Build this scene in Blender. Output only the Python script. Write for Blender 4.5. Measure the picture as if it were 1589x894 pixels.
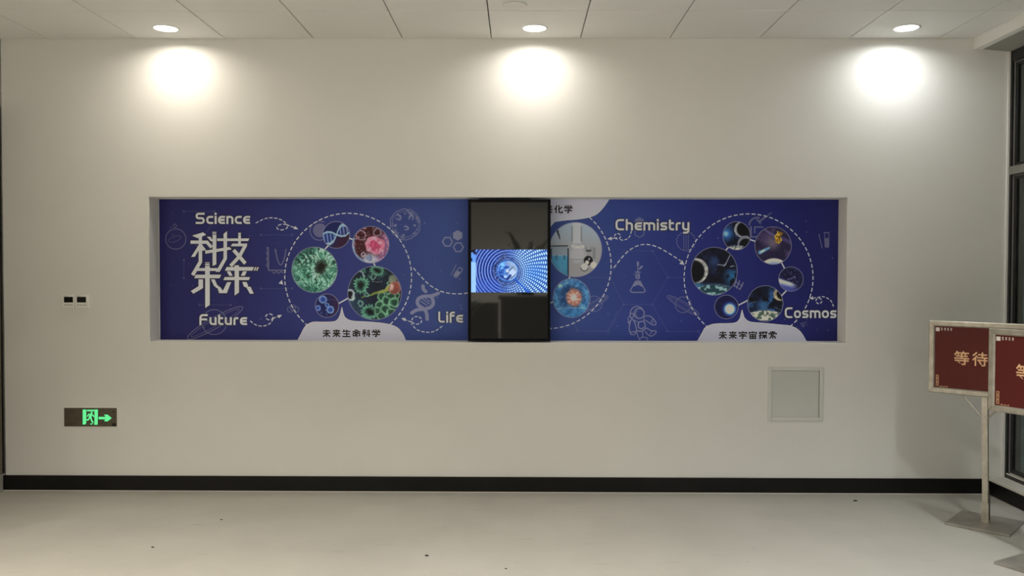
import bpy, bmesh, math, random
import numpy as np
from mathutils import Vector, Matrix, Euler

for o in list(bpy.data.objects):
    bpy.data.objects.remove(o, do_unlink=True)
S = bpy.context.scene
COL = S.collection

# ------------------------------------------------------------------ camera
W, H = 1589, 894
FPX = 1290.0
EYE = 1.513
cam_d = bpy.data.cameras.new('camera')
cam_d.sensor_width = 36.0
cam_d.lens = 36.0 * FPX / W
cam = bpy.data.objects.new('camera', cam_d)
COL.objects.link(cam)
CAM_M = (Matrix.Rotation(math.radians(0.466), 3, 'Z') @ Matrix.Rotation(math.radians(90 - 1.29), 3, 'X')
         @ Matrix.Rotation(math.radians(0.10), 3, 'Z'))
cam.location = (0, 0, EYE)
cam.rotation_euler = CAM_M.to_euler()
cam_d.clip_start = 0.02
S.camera = cam

# ------------------------------------------------------------------ world, exposure
S.view_settings.view_transform = 'Standard'
S.view_settings.look = 'None'
S.view_settings.gamma = 1
S.view_settings.use_curve_mapping = False
S.view_settings.exposure = 0.0
world = bpy.data.worlds.new('night'); S.world = world
world.use_nodes = True
bg = world.node_tree.nodes['Background']
bg.inputs[0].default_value = (0.30, 0.42, 0.40, 1)
bg.inputs[1].default_value = 0.11

# lamp strengths (W) by row and tint by column
LAMP_W = {'wall': 4.7, 'room': 23.0, 'far': 35.0}
LAMP_SPREAD = {'wall': 160, 'room': 99, 'far': 141}
TINT = {-1: (1.0, 0.925, 0.80), 0: (1.0, 0.945, 0.845), 1: (0.97, 1.0, 0.99)}
S.cycles.max_bounces = 16
S.cycles.diffuse_bounces = 9

# ------------------------------------------------------------------ main dimensions
YW = 5.61            # mural wall
YM = YW + 0.155      # back of the niche
ZC = 3.06            # ceiling
XL, XR = -3.519, 3.31 # left wall, window plane
XP = 3.18            # plinth face under the windows
YB = -8.5            # wall behind
XH = -8.2            # far side of the hall, widened behind the door wall to hold added lamps
YH = 4.2
RECT = (-2.50, 2.23, 1.02, 2.0)

def ray(px, py):
    d = Vector(((px - W / 2) / FPX, -(py - H / 2) / FPX, -1.0))
    return CAM_M @ d
def at(px, py, y):
    d = ray(px, py)
    return Vector((0, 0, EYE)) + d * (y / d.y)

# ------------------------------------------------------------------ colour helpers
def lin(c):
    c = np.asarray(c, dtype=float)
    return np.where(c <= 0.04045, c / 12.92, ((c + 0.055) / 1.055) ** 2.4)
def rgb(r, g, b, k=1.0):
    v = lin(np.array([r, g, b]) / 255.0) * np.asarray(k)
    return (float(min(v[0], .95)), float(min(v[1], .95)), float(min(v[2], .95)), 1.0)

def new_mat(name, color=(.8, .8, .8, 1), rough=.6, metal=0.0, spec=.5):
    m = bpy.data.materials.new(name); m.use_nodes = True
    b = m.node_tree.nodes['Principled BSDF']
    b.inputs['Base Color'].default_value = color
    b.inputs['Roughness'].default_value = rough
    b.inputs['Metallic'].default_value = metal
    b.inputs['Specular IOR Level'].default_value = spec
    return m
def emit_mat(name, color, strength, base=(0, 0, 0, 1)):
    m = new_mat(name, base, .5)
    b = m.node_tree.nodes['Principled BSDF']
    b.inputs['Emission Color'].default_value = color
    b.inputs['Emission Strength'].default_value = strength
    return m
def noisy(m, c1, c2, scale=3.0, detail=4, bump=0.0, bscale=60, rough=None):
    nt = m.node_tree; b = nt.nodes['Principled BSDF']
    tc = nt.nodes.new('ShaderNodeTexCoord')
    n = nt.nodes.new('ShaderNodeTexNoise'); n.inputs['Scale'].default_value = scale; n.inputs['Detail'].default_value = detail
    nt.links.new(tc.outputs['Object'], n.inputs['Vector'])
    r = nt.nodes.new('ShaderNodeValToRGB')
    r.color_ramp.elements[0].position = .35; r.color_ramp.elements[1].position = .65
    r.color_ramp.elements[0].color = c1; r.color_ramp.elements[1].color = c2
    nt.links.new(n.outputs['Fac'], r.inputs['Fac'])
    nt.links.new(r.outputs['Color'], b.inputs['Base Color'])
    if bump:
        n2 = nt.nodes.new('ShaderNodeTexNoise'); n2.inputs['Scale'].default_value = bscale; n2.inputs['Detail'].default_value = 6
        nt.links.new(tc.outputs['Object'], n2.inputs['Vector'])
        bp = nt.nodes.new('ShaderNodeBump'); bp.inputs['Strength'].default_value = bump; bp.inputs['Distance'].default_value = .002
        nt.links.new(n2.outputs['Fac'], bp.inputs['Height'])
        nt.links.new(bp.outputs['Normal'], b.inputs['Normal'])
    return m

# ------------------------------------------------------------------ materials
M = {}
M['wall'] = noisy(new_mat('wall_paint', rough=.85, spec=.25), (.735, .725, .70, 1), (.765, .755, .73, 1), 1.3, 5, .05, 90)
M['ceil'] = noisy(new_mat('ceiling_tile_paint', rough=.6, spec=.3), (.71, .705, .685, 1), (.74, .735, .715, 1), .9, 3)
M['void'] = new_mat('ceiling_gap', (.06, .06, .06, 1), .9)
M['trim'] = new_mat('white_trim_paint', (.76, .75, .72, 1), .5)
M['base'] = noisy(new_mat('black_baseboard', rough=.4, spec=.22), (.006, .006, .0055, 1), (.009, .0085, .0078, 1), 4, 5)
M['frame'] = noisy(new_mat('dark_window_metal', rough=.35, metal=.3), (.018, .018, .018, 1), (.03, .03, .03, 1), 8, 4)
M['gasket'] = new_mat('grey_gasket', (.16, .155, .15, 1), .5)
M['transom'] = noisy(new_mat('grey_transom_metal', rough=.45, metal=.2), (.17, .165, .15, 1), (.25, .24, .22, 1), 14, 4)
M['sill'] = new_mat('white_sill_stone', (.66, .64, .59, 1), .45)
M['door'] = noisy(new_mat('brown_door_face', rough=.5), (.10, .085, .06, 1), (.13, .11, .08, 1), 6, 3)
M['doorfoot'] = new_mat('grey_metal_plinth', (.45, .45, .42, 1), .4, .3)
M['rear'] = new_mat('far_wall_paint', (.74, .73, .70, 1), .9)
M['lampwhite'] = new_mat('lamp_rim_white', (.72, .72, .70, 1), .4)
M['lens'] = emit_mat('lamp_lens', (1, .98, .94, 1), 5.0, (.8, .8, .8, 1))
M['tvblack'] = new_mat('black_bezel_plastic', (.003, .003, .004, 1), .3, 0, .12)
M['tvglass'] = new_mat('unlit_display_glass', (.009, .009, .009, 1), .4, 0, .2)
M['tvglass'].node_tree.nodes['Principled BSDF'].inputs['Coat Weight'].default_value = 1.0
M['tvglass'].node_tree.nodes['Principled BSDF'].inputs['Coat IOR'].default_value = 1.75
M['tvglass'].node_tree.nodes['Principled BSDF'].inputs['Coat Roughness'].default_value = .03
M['plate'] = noisy(new_mat('brushed_brown_steel', rough=.42, metal=.55), (.105, .085, .06, 1), (.135, .11, .08, 1), 30, 4)
M['platerim'] = new_mat('bright_rim', (.90, .87, .80, 1), .4)
M['green'] = emit_mat('green_exit_light', (.13, .82, .29, 1), 1.0, (.02, .1, .03, 1))
M['darkgreen'] = new_mat('dark_green_mask', (.012, .06, .02, 1), .5)
M['black'] = new_mat('black_mark', (.004, .004, .004, 1), .5)
M['thermo'] = new_mat('thermostat_plastic', (.84, .83, .80, 1), .4)
M['thermoscreen'] = new_mat('thermostat_display', (.006, .006, .005, 1), .2)
M['thermomark'] = new_mat('thermostat_marks', (.22, .21, .19, 1), .5)
M['hatch'] = noisy(new_mat('grey_hatch_paint', rough=.5), (.56, .57, .55, 1), (.60, .605, .585, 1), 2, 3)
M['hatchrim'] = new_mat('hatch_rim_paint', (.64, .64, .61, 1), .45)
M['steel'] = noisy(new_mat('stainless_steel', rough=.38, metal=.75), (.40, .37, .315, 1), (.52, .485, .42, 1), 22, 5)
M['steelbase'] = noisy(new_mat('worn_steel_plate', rough=.45, metal=.5), (.29, .27, .24, 1), (.39, .365, .325, 1), 9, 6)
M['red'] = new_mat('dark_red_board', rgb(78, 26, 23, (1.35, 1.2, 1.2)), .45, 0, .25)
M['gold'] = new_mat('gold_lettering', rgb(192, 146, 98, (1.6, 1.75, 2.2)), .5)
M['white_print'] = new_mat('white_print', (.75, .70, .66, 1), .5)
M['rust'] = new_mat('dark_slot', (.02, .015, .012, 1), .7)
M['chip'] = new_mat('dark_grit', (.03, .028, .025, 1), .8)

def floor_material():
    m = new_mat('screeded_floor', rough=.5, spec=.35)
    nt = m.node_tree; b = nt.nodes['Principled BSDF']
    tc = nt.nodes.new('ShaderNodeTexCoord')
    n1 = nt.nodes.new('ShaderNodeTexNoise'); n1.inputs['Scale'].default_value = 1.6; n1.inputs['Detail'].default_value = 7
    n1.inputs['Roughness'].default_value = .62
    nt.links.new(tc.outputs['Object'], n1.inputs['Vector'])
    r = nt.nodes.new('ShaderNodeValToRGB')
    r.color_ramp.elements[0].position = .32; r.color_ramp.elements[1].position = .68
    r.color_ramp.elements[0].color = (.385, .37, .335, 1); r.color_ramp.elements[1].color = (.435, .42, .38, 1)
    nt.links.new(n1.outputs['Fac'], r.inputs['Fac'])
    # small scattered dark specks and streaky scuffs
    mp = nt.nodes.new('ShaderNodeMapping'); mp.inputs['Scale'].default_value = (1.0, 1.8, 1.0)
    mp.inputs['Rotation'].default_value = (0, 0, .5)
    nt.links.new(tc.outputs['Object'], mp.inputs['Vector'])
    v = nt.nodes.new('ShaderNodeTexVoronoi'); v.inputs['Scale'].default_value = 4.3
    nt.links.new(mp.outputs['Vector'], v.inputs['Vector'])
    s = nt.nodes.new('ShaderNodeValToRGB')
    s.color_ramp.elements[0].position = .018; s.color_ramp.elements[1].position = .034
    s.color_ramp.elements[0].color = (.48, .46, .44, 1); s.color_ramp.elements[1].color = (1, 1, 1, 1)
    nt.links.new(v.outputs['Distance'], s.inputs['Fac'])
    n2 = nt.nodes.new('ShaderNodeTexNoise'); n2.inputs['Scale'].default_value = 9; n2.inputs['Detail'].default_value = 5
    mp2 = nt.nodes.new('ShaderNodeMapping'); mp2.inputs['Scale'].default_value = (.5, 2.2, 1); mp2.inputs['Rotation'].default_value = (0, 0, -.3)
    nt.links.new(tc.outputs['Object'], mp2.inputs['Vector']); nt.links.new(mp2.outputs['Vector'], n2.inputs['Vector'])
    s2 = nt.nodes.new('ShaderNodeValToRGB')
    s2.color_ramp.elements[0].position = .24; s2.color_ramp.elements[1].position = .36
    s2.color_ramp.elements[0].color = (.86, .86, .86, 1); s2.color_ramp.elements[1].color = (1, 1, 1, 1)
    nt.links.new(n2.outputs['Fac'], s2.inputs['Fac'])
    mx = nt.nodes.new('ShaderNodeMix'); mx.data_type = 'RGBA'; mx.blend_type = 'MULTIPLY'; mx.inputs[0].default_value = 1
    nt.links.new(r.outputs['Color'], mx.inputs[6]); nt.links.new(s.outputs['Color'], mx.inputs[7])
    mx2 = nt.nodes.new('ShaderNodeMix'); mx2.data_type = 'RGBA'; mx2.blend_type = 'MULTIPLY'; mx2.inputs[0].default_value = 1
    nt.links.new(mx.outputs[2], mx2.inputs[6]); nt.links.new(s2.outputs['Color'], mx2.inputs[7])
    nt.links.new(mx2.outputs[2], b.inputs['Base Color'])
    return m
M['floor'] = floor_material()

def glass_material():
    m = new_mat('night_window_glass', (.80, .86, .84, 1), .02)
    b = m.node_tree.nodes['Principled BSDF']
    b.inputs['Transmission Weight'].default_value = 1.0
    b.inputs['IOR'].default_value = 1.5
    return m
M['glass'] = glass_material()

# ------------------------------------------------------------------ mesh helpers
class MB:
    def __init__(s): s.bm = bmesh.new()
    def box(s, x0, x1, y0, y1, z0, z1, bevel=0.0, mi=0):
        v = [s.bm.verts.new(p) for p in ((x0, y0, z0), (x1, y0, z0), (x1, y1, z0), (x0, y1, z0),
                                         (x0, y0, z1), (x1, y0, z1), (x1, y1, z1), (x0, y1, z1))]
        fs = [s.bm.faces.new([v[i] for i in q]) for q in ((3, 2, 1, 0), (4, 5, 6, 7), (0, 1, 5, 4), (1, 2, 6, 5), (2, 3, 7, 6), (3, 0, 4, 7))]
        for f in fs: f.material_index = mi
        if bevel:
            es = list({e for f in fs for e in f.edges})
            bmesh.ops.bevel(s.bm, geom=es, offset=bevel, segments=2, affect='EDGES', profile=.5)
        return s
    def face(s, pts, mi=0):
        f = s.bm.faces.new([s.bm.verts.new(p) for p in pts]); f.material_index = mi
        return s
    def bar(s, p, q, w, t=None):
        """square bar from p to q"""
        p, q = Vector(p), Vector(q); d = (q - p).normalized()
        a = d.cross(Vector((0, 1, 0)))
        if a.length < 1e-3: a = d.cross(Vector((1, 0, 0)))
        a.normalize(); b = d.cross(a); t = t or w
        r = [[s.bm.verts.new(c + a * (i * w / 2) + b * (j * t / 2)) for i, j in ((-1, -1), (1, -1), (1, 1), (-1, 1))] for c in (p, q)]
        for k in range(4):
            s.bm.faces.new((r[0][k], r[0][(k + 1) % 4], r[1][(k + 1) % 4], r[1][k]))
        s.bm.faces.new(r[0][::-1]); s.bm.faces.new(r[1])
        return s
    def rod(s, p, q, rad, n=10):
        p, q = Vector(p), Vector(q); d = (q - p).normalized()
        a = d.orthogonal().normalized(); b = d.cross(a)
        r = [[s.bm.verts.new(c + (a * math.cos(2 * math.pi * k / n) + b * math.sin(2 * math.pi * k / n)) * rad) for k in range(n)] for c in (p, q)]
        for k in range(n):
            s.bm.faces.new((r[0][k], r[0][(k + 1) % n], r[1][(k + 1) % n], r[1][k]))
        s.bm.faces.new(r[0][::-1]); s.bm.faces.new(r[1])
        return s
    def lathe(s, prof, c, n=48):
        """profile of (radius, z) about a vertical axis"""
        rings = [[s.bm.verts.new((c[0] + r * math.cos(2 * math.pi * k / n), c[1] + r * math.sin(2 * math.pi * k / n), c[2] + z)) for k in range(n)] if r > 0
                 else [s.bm.verts.new((c[0], c[1], c[2] + z))] for r, z in prof]
        for a, b in zip(rings, rings[1:]):
            for k in range(n):
                k2 = (k + 1) % n
                if len(a) == 1 and len(b) == 1: continue
                if len(a) == 1: s.bm.faces.new((a[0], b[k2], b[k]))
                elif len(b) == 1: s.bm.faces.new((a[k], a[k2], b[0]))
                else: s.bm.faces.new((a[k], a[k2], b[k2], b[k]))
        return s
    def build(s, name, mat, parent=None, smooth=False, recalc=True):
        if recalc: bmesh.ops.recalc_face_normals(s.bm, faces=s.bm.faces)
        me = bpy.data.meshes.new(name); s.bm.to_mesh(me); s.bm.free()
        for m in (mat if isinstance(mat, (list, tuple)) else [mat]): me.materials.append(m)
        if smooth:
            for p in me.polygons: p.use_smooth = True
        o = bpy.data.objects.new(name, me); COL.objects.link(o)
        if parent: o.parent = parent
        return o

def struct(o):
    o['kind'] = 'structure'; return o
def tag(o, label, cat, group=None):
    o['label'] = label; o['category'] = cat
    if group: o['group'] = group
    return o
def empty(name, loc, label, cat, group=None, rz=0):
    o = bpy.data.objects.new(name, None); COL.objects.link(o)
    o.empty_display_size = .05
    o.location = loc; o.rotation_euler = (0, 0, rz)
    return tag(o, label, cat, group)

# ------------------------------------------------------------------ 2D drawing helpers (pixels of the print -> its plane)
def catmull(pts, n=10, closed=False):
    P = [np.array(p, float) for p in pts]; out = []
    N = len(P); rng = range(N if closed else N - 1)
    for i in rng:
        if closed: a, b, c, d = P[(i - 1) % N], P[i], P[(i + 1) % N], P[(i + 2) % N]
        else: a, b, c, d = P[max(i - 1, 0)], P[i], P[i + 1], P[min(i + 2, N - 1)]
        for k in range(n):
            t = k / n
            out.append(.5 * ((2 * b) + (-a + c) * t + (2 * a - 5 * b + 4 * c - d) * t * t + (-a + 3 * b - 3 * c + d) * t ** 3))
    if not closed: out.append(P[-1])
    return [tuple(p) for p in out]
def ellipse(cx, cy, a, b=None, rot=0, n=64, t0=0, t1=360):
    b = a if b is None else b; r = math.radians(rot); out = []
    full = abs(t1 - t0) >= 360
    for k in range(n if full else n + 1):
        t = math.radians(t0 + (t1 - t0) * k / n)
        x, y = a * math.cos(t), b * math.sin(t)
        out.append((cx + x * math.cos(r) - y * math.sin(r), cy + x * math.sin(r) + y * math.cos(r)))
    return out
def rounded(pts, radii, closed=False, n=6):
    """polyline with its corners rounded by a radius each"""
    P = [np.array(p, float) for p in pts]; out = []; N = len(P)
    if not isinstance(radii, (list, tuple)): radii = [radii] * N
    for i in range(N):
        if (not closed and i in (0, N - 1)) or radii[i] <= 0:
            out.append(tuple(P[i])); continue
        a, b, c = P[i - 1], P[i], P[(i + 1) % N]
        u = (a - b); v = (c - b); lu, lv = np.linalg.norm(u), np.linalg.norm(v)
        r = min(radii[i], lu * .499, lv * .499); p0 = b + u / lu * r; p1 = b + v / lv * r
        for k in range(n + 1):
            t = k / n
            out.append(tuple((1 - t) ** 2 * p0 + 2 * t * (1 - t) * b + t * t * p1))
    return out
def ribbon(pts, w, closed=False):
    """quads of a stroke with mitred joints"""
    P = [np.array(p, float) for p in pts]
    Q = [P[0]]
    for p in P[1:]:
        if np.linalg.norm(p - Q[-1]) > 1e-6: Q.append(p)
    P = Q; N = len(P); L, R = [], []
    if N < 2: return []
    for i in range(N):
        if closed: a, c = P[i - 1], P[(i + 1) % N]
        else: a, c = P[max(i - 1, 0)], P[min(i + 1, N - 1)]
        d1 = P[i] - a; d2 = c - P[i]
        if np.linalg.norm(d1) < 1e-9: d1 = d2
        if np.linalg.norm(d2) < 1e-9: d2 = d1
        d1 = d1 / np.linalg.norm(d1); d2 = d2 / np.linalg.norm(d2)
        n1 = np.array([-d1[1], d1[0]]); n2 = np.array([-d2[1], d2[0]])
        m = n1 + n2
        if np.linalg.norm(m) < 1e-6: m = n1
        m = m / np.linalg.norm(m); k = 1 / max(.45, float(m @ n1))
        L.append(P[i] + m * w / 2 * k); R.append(P[i] - m * w / 2 * k)
    q = []
    for i in range(N if closed else N - 1):
        j = (i + 1) % N
        q.append([tuple(L[i]), tuple(L[j]), tuple(R[j]), tuple(R[i])])
    return q
def dashes(pts, w, dash=5.8, gap=3.2, closed=False):
    P = [np.array(p, float) for p in pts]
    if closed: P.append(P[0])
    cum = [0.0]
    for a, b in zip(P, P[1:]): cum.append(cum[-1] + float(np.linalg.norm(b - a)))
    def pt(s):
        for i in range(len(P) - 1):
            if s <= cum[i + 1] or i == len(P) - 2:
                t = (s - cum[i]) / max(1e-9, cum[i + 1] - cum[i]); return P[i] + (P[i + 1] - P[i]) * min(t, 1)
    q = []; s = 0.0
    if closed:
        k = max(1, round(cum[-1] / (dash + gap))); f = cum[-1] / k / (dash + gap); dash *= f; gap *= f
    while s < cum[-1] - 1:
        e = min(s + dash, cum[-1])
        q += ribbon([pt(s + (e - s) * t / 4) for t in range(5)], w)
        s += dash + gap
    return q
def arrowhead(tip, frm, L=7, B=7):
    t, f = np.array(tip, float), np.array(frm, float); d = (t - f) / np.linalg.norm(t - f); n = np.array([-d[1], d[0]])
    return [[tuple(t), tuple(t - d * L + n * B / 2), tuple(t - d * L - n * B / 2)]]

LAYER = 0.0004
def print_mesh(polys, layer, name, mat, parent, y=YM):
    """flat print: polygons in pixels laid on the panel, LAYER apart"""
    bm = bmesh.new()
    for n_, poly in enumerate(polys):
        yy = y - layer * LAYER - (n_ % 23) * 1.4e-5
        vs = [bm.verts.new(at(px, py, y)) for px, py in poly]
        for v in vs: v.co.y = yy
        try: bm.faces.new(vs)
        except ValueError: pass
    for f in bm.faces:
        f.normal_update()
        if f.normal.y > 0: f.normal_flip()
    me = bpy.data.meshes.new(name); bm.to_mesh(me); bm.free(); me.materials.append(mat)
    o = bpy.data.objects.new(name, me); COL.objects.link(o); o.parent = parent
    return o

# ------------------------------------------------------------------ lettering: a rounded techno alphabet (x height 1, cap height 1.39)
Wd = .25; a_, b_, L_, R_ = .125, .875, .125, .735
GLYPHS = {
    'S': (1.15, [([(1.12, 1.265), (.14, 1.265), (.14, .71), (1.0, .71), (1.0, .125), (.02, .125)], .34)]),
    'F': (1.02, [([(1.0, 1.265), (L_, 1.265), (L_, 0)], .36), ([(L_, .72), (.92, .72)], 0)]),
    'L': (.80, [([(L_, 1.39), (L_, a_), (.78, a_)], .36)]),
    'C': (1.02, [([(1.0, 1.265), (L_, 1.265), (L_, a_), (1.0, a_)], .42)]),
    'c': (.86, [([(.86, b_), (L_, b_), (L_, a_), (.86, a_)], .40)]),
    'e': (.86, [([(.86, b_), (L_, b_), (L_, a_), (.86, a_)], .40), ([(L_, .5), (.82, .5)], 0)]),
    'i': (.25, [([(L_, 0), (L_, 1)], 0), ([(L_, 1.12), (L_, 1.39)], 0)]),
    'n': (.86, [([(L_, 0), (L_, b_), (R_, b_), (R_, 0)], [0, .0, .34, 0])]),
    'u': (.86, [([(L_, 1), (L_, a_), (R_, a_), (R_, 1)], [0, .34, .0, 0])]),
    't': (.62, [([(L_, 1.32), (L_, a_), (.62, a_)], .30), ([(L_, b_), (.60, b_)], 0)]),
    'r': (.60, [([(L_, 0), (L_, b_), (.60, b_)], .30)]),
    'f': (.62, [([(.64, 1.265), (L_, 1.265), (L_, 0)], .34), ([(L_, b_), (.60, b_)], 0)]),
    'h': (.86, [([(L_, 0), (L_, 1.39)], 0), ([(L_, b_), (R_, b_), (R_, 0)], .34)]),
    'm': (1.40, [([(L_, 0), (L_, b_), (.70, b_), (.70, 0)], [0, 0, .3, 0]), ([(.70, b_), (1.275, b_), (1.275, 0)], .3)]),
    's': (.82, [([(.80, b_), (L_, b_), (L_, .5), (.69, .5), (.69, a_), (.02, a_)], .22)]),
    'y': (.86, [([(L_, 1), (L_, a_), (R_, a_)], .34), ([(R_, 1), (R_, -.28), (.12, -.28)], .34)]),
    'o': (.92, [([(L_, b_), (.795, b_), (.795, a_), (L_, a_)], 'closed')]),
}
def word(text, x0, x1, base, cap):
    """strokes of a word fitted between x0 and x1 px, standing on base, cap height up to cap"""
    gap = .17; tot = sum(GLYPHS[c][0] for c in text) + gap * (len(text) - 1)
    sx = (x1 - x0) / tot; sy = (base - cap) / 1.39; x = 0; out = []
    for c in text:
        w, strokes = GLYPHS[c]
        for pts, r in strokes:
            closed = r == 'closed'
            q = rounded(pts, .40 if closed else r, closed)
            out.append(([(x0 + (x + p[0]) * sx, base - p[1] * sy) for p in q], closed))
        x += w + gap
    return out, Wd * (sx + sy) / 2
def print_word(text, x0, x1, base, cap, name, parent, label):
    st, w = word(text, x0, x1, base, cap)
    halo = [q for p, c in st for q in ribbon(p, w + 2.6, c)]
    # square off halo ends
    print_mesh(halo, 5, 'lettering_outline', M['halo'], None)
    h = bpy.context.scene.collection.objects[-1]
    o = print_mesh([q for p, c in st for q in ribbon(p, w, c)], 6, name, M['letter'], parent)
    h.parent = o; o['label'] = label
    return o

def text_mesh(body, bold=0.0):
    cu = bpy.data.curves.new('lettering_source', 'FONT'); cu.body = body; cu.size = 1.0; cu.offset = bold
    cu.fill_mode = 'FRONT' if hasattr(cu, 'fill_mode') else cu.fill_mode
    o = bpy.data.objects.new('lettering_source', cu); COL.objects.link(o)
    bpy.context.view_layer.update()
    dg = bpy.context.evaluated_depsgraph_get()
    me = bpy.data.meshes.new_from_object(o.evaluated_get(dg))
    co = np.array([v.co[:2] for v in me.vertices]); polys = [list(p.vertices) for p in me.polygons]
    bpy.data.objects.remove(o, do_unlink=True); bpy.data.curves.remove(cu); bpy.data.meshes.remove(me)
    return co, polys
def fit_text(body, x0, x1, y0, y1, bold=0.03):
    """glyph polygons with the box of the ink fitted to x0..x1, y0 (top) .. y1 (bottom); y grows downward"""
    co, polys = text_mesh(body, bold)
    mn, mx = co.min(0), co.max(0)
    X = x0 + (co[:, 0] - mn[0]) / (mx[0] - mn[0]) * (x1 - x0)
    Y = y1 - (co[:, 1] - mn[1]) / (mx[1] - mn[1]) * (y1 - y0)
    return [[(X[i], Y[i]) for i in p] for p in polys]

# ================================================================== THE SETTING
# floor
f = MB(); f.box(XH - .2, XR + .1, YB - .1, YW + .3, -.1, 0)
struct(f.build('floor', M['floor']))

# mural wall with its niche; the niche edges carry a thin plaster chamfer
nl, nr = at(231.5, 415, YW).x, at(1314, 415, YW).x
nt_, nb = at(790, 306.3, YW).z, at(790, 531.5, YW).z
x0, x1, z0, z1 = nl, nr, nb, nt_
w = MB(); c = .005
bm = w.bm
def rect(xa, xb, za, zb, y): return [bm.verts.new(p) for p in ((xa, y, za), (xb, y, za), (xb, y, zb), (xa, y, zb))]
outer = rect(XL + .025, XR, 0, ZC + .2, YW)
hole = rect(x0 - c, x1 + c, z0 - c, z1 + c, YW)
ch = rect(x0, x1, z0, z1, YW + c)
back = rect(x0, x1, z0, z1, YM + .012)
for A, B in ((outer, hole), (hole, ch), (ch, back)):
    for k in range(4): bm.faces.new((A[k], A[(k + 1) % 4], B[(k + 1) % 4], B[k]))
bm.faces.new(back)
# end face of the wall at the left outside corner and its body
o2 = [bm.verts.new((XL + .025, YW + .3, 0)), bm.verts.new((XL + .025, YW + .3, ZC + .2))]
bm.faces.new((outer[0], o2[0], o2[1], outer[3]))
struct(w.build('wall_back', M['wall']))

# baseboard along the mural wall
bb = MB(); xb0 = at(5, 750, YW).x
bb.box(xb0, XP, YW - .014, YW, .006, .105, .0015)
struct(bb.build('baseboard_back', M['base']))
mb = MB(); mb.box(xb0, XP, YW - .012, YW, 0, .006)
struct(mb.build('trim_3', M['sill']))

# left wall with a brown door beside the corner
lw = MB(); lw.box(XL - .6, XL + .014, YH, YW + .3, 0, ZC + .2); lw.box(XH, XL - .6, YH, YH + .2, 0, ZC + .2); lw.box(XH - .2, XH, YB, YH + .2, 0, ZC + .2)
struct(lw.build('wall_left', M['rear']))
d = empty('door_1', (XL + .018, YW - .5, 0), '', ''); del d['label']; del d['category']; struct(d)
def local(o, x, y, z): return (x - o.location.x, y - o.location.y, z - o.location.z)
p = MB(); p.box(-.003, .004, -.88, .47, .12, 2.6, .002); p.build('door_panel', M['door'], d)
p = MB(); p.box(-.003, .008, .475, .488, .12, 2.6, .001); p.build('door_edge', M['black'], d)
p = MB(); p.box(-.003, .007, -.9, .47, 0, .118, .002); p.build('kick_plate', M['doorfoot'], d)

# wall behind the viewer
rw = MB(); rw.box(XH - .2, XR + .1, YB - .15, YB, 0, ZC + .2)
struct(rw.build('wall_rear', M['rear']))

# right side: plinth, sill, windows, soffit
pl = MB(); pl.box(XP, XR + .1, YB, YW, 0, .095); struct(pl.build('wall_right', M['wall']))
sl = MB(); sl.box(XP - .012, XR + .1, YB, YW, .095, .117, .003); struct(sl.build('trim_1', M['sill']))
br = MB(); br.box(XP - .012, XP, YB, YW - .014, .004, .094, .0015); struct(br.build('baseboard_right', M['base']))

XF = at(1564, 300, YW).x     # window frame starts here on the mural wall
zt = 2.97
win = empty('window_1', (XR, YW, .117), '', ''); del win['label']; del win['category']; struct(win)
def wpart(name, mat, boxes, bevel=.002):
    m = MB()
    for (xa, xb, ya, yb, za, zb) in boxes:
        m.box(xa - XR, xb - XR, ya - YW, yb - YW, za - .117, zb - .117, bevel)
    return m.build(name, mat, win)
zt0, zt1 = at(1566, 272, YW).z, at(1566, 259, YW).z
# corner upright, head, bottom track, transom, further mullions
wpart('window_upright', M['frame'], [(XF, XF + .10, YW - .028, YW, .117, zt)])
for ym in (4.25, 2.85, 1.45, .05, -1.35, -2.75, -4.15, -5.55, -6.95):
    wpart('window_mullion', M['frame'], [(XF, XF + .10, ym - .03, ym + .03, .117, zt)])
wpart('window_head', M['frame'], [(XF + .002, XF + .10, YB, YW - .028, zt - .07, zt)])
wpart('bottom_track', M['frame'], [(XF + .002, XF + .1, YB, YW - .028, .117, .142)])
wpart('track_rail', M['sill'], [(XF + .001, XF + .010, YB, YW - .028, .142, .150), (XF + .022, XF + .030, YB, YW - .028, .142, .160)], .001)
wpart('window_transom', M['transom'], [(XF - .004, XF + .08, YB, YW, zt0, zt1)], .003)
ys = [YW - .028] + [q for y_ in (4.25, 2.85, 1.45, .05, -1.35, -2.75, -4.15, -5.55, -6.95) for q in (y_ + .03, y_ - .03)] + [YB]
for i in range(0, len(ys), 2):
    ya, yb = ys[i + 1], ys[i]
    for za, zb in ((.156, zt0), (zt1, zt - .07)):
        # pale bead around each light, dark sash inside it, pane
        wpart('window_bead', M['gasket'], [(XF + .012, XF + .02, yb - .012, yb - .004, za, zb), (XF + .012, XF + .02, ya + .004, ya + .012, za, zb),
                                           (XF + .012, XF + .02, ya, yb, zb - .012, zb - .004)], .001)
        wpart('window_sash', M['frame'], [(XF + .02, XF + .06, yb - .028, yb, za, zb), (XF + .02, XF + .06, ya, ya + .028, za, zb),
                                          (XF + .02, XF + .06, ya + .028, yb - .028, za, za + .022), (XF + .02, XF + .06, ya + .028, yb - .028, zb - .03, zb)], .002)
        wpart('window_pane', M['glass'], [(XF + .030, XF + .036, ya + .028, yb - .028, za + .022, zb - .03)], 0)
# slim white reveal trim where the mural wall meets the frame
rt = MB(); rt.box(XF - .014, XF, YW - .012, YW, .117, zt, .001); struct(rt.build('trim_2', M['trim']))
# ground outside
g = MB(); g.box(XR + .15, XR + 14, -9, 16, -.6, -.5)
struct(g.build('ground_outside', noisy(new_mat('night_paving', rough=.8), (.34, .42, .40, 1), (.50, .60, .57, 1), 2, 4)))

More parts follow.
